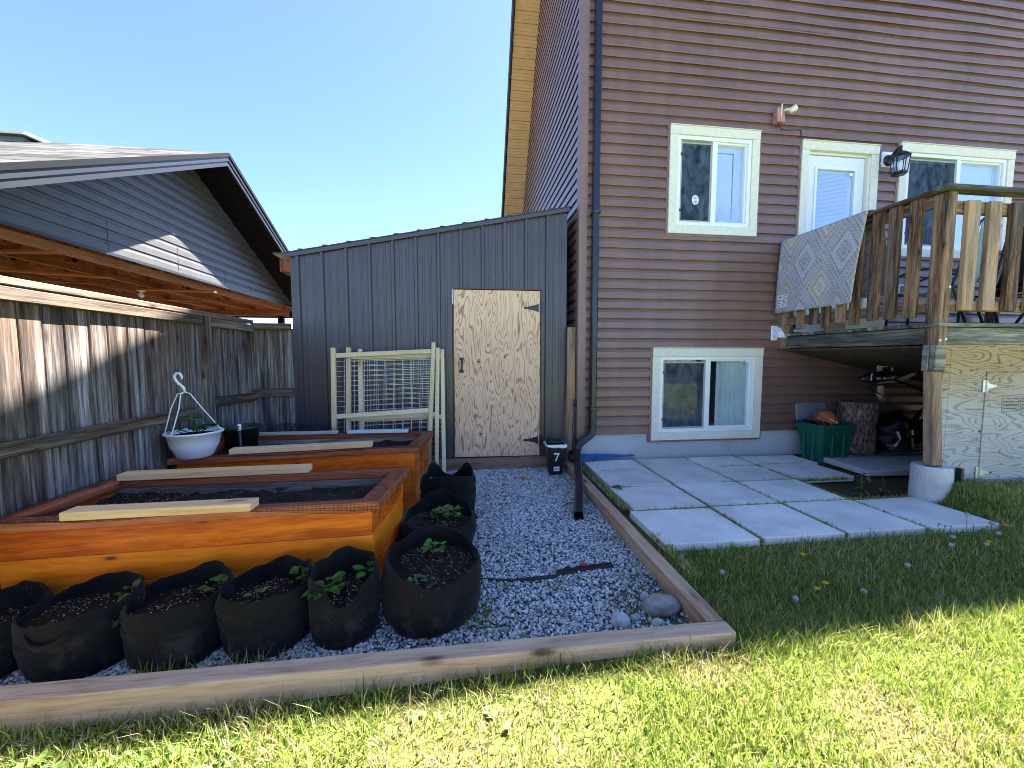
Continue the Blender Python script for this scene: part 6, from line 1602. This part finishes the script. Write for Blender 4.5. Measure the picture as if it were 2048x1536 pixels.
cl_ = [(1.0, 1.72, .14, 260), (.95, 2.0, .10, 120), (.08, 1.78, .07, 120), (.5, 2.02, .05, 60), (.6, 2.07, .04, 50), (.28, 1.78, .09, 60), (.85, 1.80, .07, 120), (.22, 2.06, .03, 40), (1.04, 2.5, .06, 90), (1.06, 3.0, .05, 80), (.95, 3.1, .05, 40), (1.04, 3.9, .08, 120), (.35, 1.68, .12, 60), (1.05, 2.2, .05, 90), (.3, 2.5, .04, 25)]
Pp = np.concatenate([np.stack([RNG.normal(x, s_, n_), RNG.normal(y, s_ * .7, n_)], 1) for x, y, s_, n_ in cl_] + [np.stack([RNG.normal(-.93, .12, 200), RNG.uniform(1.56, 1.64, 200)], 1), np.stack([RNG.normal(-1.22, .06, 110), RNG.uniform(1.56, 1.62, 110)], 1), np.stack([RNG.normal(-.62, .05, 60), RNG.uniform(1.56, 1.62, 60)], 1)])
Pp = Pp[(Pp[:, 0] < 1.09) & (Pp[:, 1] > 1.556)]
h = RNG.uniform(.015, .05, len(Pp)) * np.where(Pp[:, 0] < -.5, 2.3, 1.); V, F3, F4 = blades(Pp, h, RNG.uniform(.003, .006, len(Pp)), .9, 0., lambda x, y: x * 0 + .006)
tag(npmesh('gravel_weeds', V, F3, F4, M['grass'], {'rn': np.repeat(RNG.random(len(Pp)), 5), 'dry': np.repeat((RNG.random(len(Pp)) < .3) * 1., 5)}), 'sparse weeds sprouting through the gravel', 'weeds', kind='stuff')
# broad-leaf weeds in the lawn, lower left (countless)
mb = MB()
for k in range(200):
    x = random.uniform(-1.75, -.75) if k < 190 else random.uniform(-.7, .2); y = random.uniform(.95, 1.40) if k < 190 else random.uniform(.9, 1.4)
    if k >= 170 and y > 1.44 and x < 1.2: continue
    z = lawn_z(x, y) + .012
    for q in range(random.randint(3, 6)):
        a_ = random.uniform(0, 6.28); leafblade(mb, (x, y, z), (math.cos(a_), math.sin(a_), random.uniform(.2, .9)), random.uniform(.018, .042), random.uniform(.010, .020), random.uniform(.2, .8))
tag(mb.build('lawn_weeds', M['weed'], smooth=True, recalc=False), 'broad-leaved weeds mixed into the sunlit lawn', 'weeds', kind='stuff')

# ------------------------------------------------------------------ dandelions
def dandelion(x, y, kind, h_, lab):
    z = lawn_z(x, y); d = thing('dandelion', (x, y, z), lab, 'dandelion', 'dandelions in the lawn')
    lx_, ly_ = random.uniform(-.02, .02), random.uniform(-.02, .01)
    mb = MB(); mb.tube([(x, y, z), (x + lx_ * .4, y + ly_ * .4, z + h_ * .6), (x + lx_, y + ly_, z + h_)], .0018, 5); mb.build('stem', M['stem'], d)
    c = Vector((x + lx_, y + ly_, z + h_)); mb = MB()
    if kind == 'y':
        for k in range(26):
            a_ = 2 * PI * k / 13 + random.uniform(-.1, .1); leafblade(mb, c, (math.cos(a_), math.sin(a_), .25 if k < 13 else .9), .017 if k < 13 else .012, .006, .1)
        mb.lathe([(.0, .004), (.006, .003), (.005, -.004), (.0, -.005)], c, 8); mb.build('flower_head', M['petal'], d, recalc=False)
    elif kind == 'w':
        for k in range(120):
            v_ = Vector((random.gauss(0, 1), random.gauss(0, 1), random.gauss(.2, 1))).normalized(); e_ = c + v_ * random.uniform(.010, .014)
            mb.tube([c + v_ * .004, e_], .0006, 3, caps=False); o_ = v_.orthogonal().normalized(); q_ = v_.cross(o_)
            mb.add([e_ + o_ * .004, e_ + q_ * .004, e_ - o_ * .004, e_ - q_ * .004], [(0, 1, 2, 3)])
        mb.build('seed_head', M['fluff'], d, recalc=False)
    else:
        mb.lathe([(.0, .004), (.006, .002), (.007, -.003), (.0, -.006)], c, 8); mb.build('spent_head', M['stem'], d)
D_ = [(-.16, .985, 'y', .035, 'large yellow dandelion in the sunlit grass at the bottom edge'), (2.02, 2.02, 'y', .05, 'yellow dandelion in the shaded grass close to the front slabs'), (1.93, 1.80, 'y', .045, 'wide yellow dandelion in the middle of the shaded grass'),
      (1.87, 1.77, 'y', .03, 'half-open small yellow dandelion beside the wide one'), (3.38, 2.02, 'y', .045, 'yellow dandelion among the white seed heads by the last slab'), (3.80, 2.20, 'y', .05, 'yellow dandelion right of the last front slab'),
      (1.43, 1.93, 'w', .06, 'white seed head in the shade near the first front slab'), (3.02, 2.0, 'w', .06, 'biggest white seed head in front of the third slab joint'), (3.16, 2.06, 'w', .06, 'white seed head just right of the biggest one'),
      (3.32, 1.99, 'w', .05, 'white seed head below the yellow dandelion by the last slab'), (3.55, 2.08, 'w', .06, 'white seed head in front of the last slab corner'), (3.70, 2.21, 'w', .06, 'oval white seed head near the last slab corner'), (4.0, 2.2, 'w', .06, 'rightmost white seed head near the deck'),
      (2.55, 1.86, 'w', .05, 'lone white seed head in the middle of the shade'), (2.05, 1.69, 'w', .045, 'grey seed head near the edge of the shade'), (1.66, 1.68, 'w', .04, 'small seed head low in the shade near the timber corner'),
      (3.12, 2.13, 'b', .12, 'tallest bare dandelion stalk before the third slab'), (3.18, 2.14, 'b', .095, 'short bare dandelion stalk before the third slab'), (3.22, 2.12, 'b', .10, 'leaning bare dandelion stalk before the third slab'), (3.44, 2.18, 'w', .14, 'tall stalk with a small white tuft before the last slab')]
for a in D_: dandelion(*a)
yr = thing('yarrow_plant', (3.25, 1.72, lawn_z(3.25, 1.72)), 'cluster of flat white flower heads on tall stems in the shaded lawn', 'wildflower')
mb = MB(); ms = MB()
for (dx, dy, h_) in ((-.05, .02, .10), (-.02, .0, .115), (.0, .02, .13), (.04, -.01, .115), (.06, .01, .11), (.02, -.03, .075), (.07, -.04, .06)):
    c = Vector((3.25 + dx, 1.72 + dy, lawn_z(3.25, 1.72) + h_)); ms.tube([(3.25 + dx * .4, 1.72 + dy * .4, c.z - h_), c], .002, 5)
    for q in range(16):
        a_ = random.uniform(0, 6.28); r_ = .018 * math.sqrt(random.random()); mb.lathe([(.0, .003), (.004, .001), (.004, -.002), (.0, -.003)], (c.x + r_ * math.cos(a_), c.y + r_ * math.sin(a_), c.z + random.uniform(-.002, .003)), 6)
ms.build('stem', M['weed'], yr); mb.build('flower_head', plain('cream_flower', (.62, .60, .48), .9), yr)
# weed plants at the slab corner
wp = MB(); 
for (x, y, z, n_, s_) in ((3.62, 3.05, .05, 16, .085), (3.72, 2.95, .05, 10, .06), (3.5, 2.95, .05, 10, .06)):
    for k in range(n_):
        a_ = random.uniform(0, 6.28); q = random.uniform(.02, .17) * (1 if n_ > 12 else .5); leafblade(wp, (x + random.uniform(-.03, .03), y + random.uniform(-.03, .03), z + q), (math.cos(a_), math.sin(a_), random.uniform(.1, .8)), s_ * random.uniform(.6, 1.1), s_ * .32, .5)
    wp.tube([(x, y, z), (x + .01, y, z + .1), (x + .0, y, z + .18)], .003, 5)
tag(wp.build('weed_plant', M['weed'], smooth=True, recalc=False), 'leafy weed growing between the slabs and the loose slab under the deck', 'weed')
wp = MB()
for k in range(8):
    a_ = random.uniform(0, 6.28); leafblade(wp, (1.36, 3.26, .125), (math.cos(a_), math.sin(a_), random.uniform(.2, .9)), random.uniform(.04, .075), .03, .4)
tag(wp.build('weed_plant', M['weed'], smooth=True, recalc=False), 'small leafy weed on the left edge of the slabs', 'weed')
wp = MB()
for k in range(60):
    a_ = random.uniform(0, 6.28); r_ = .06 * math.sqrt(random.random()); leafblade(wp, (.075 + r_ * math.cos(a_), 1.80 + r_ * math.sin(a_), .01 + random.uniform(0, .07)), (math.cos(a_), math.sin(a_), random.uniform(.1, 1.2)), random.uniform(.012, .03), .010, .4)
tag(wp.build('weed_plant', M['weed'], smooth=True, recalc=False), 'spindly weed at the foot of the largest grow bag', 'weed')
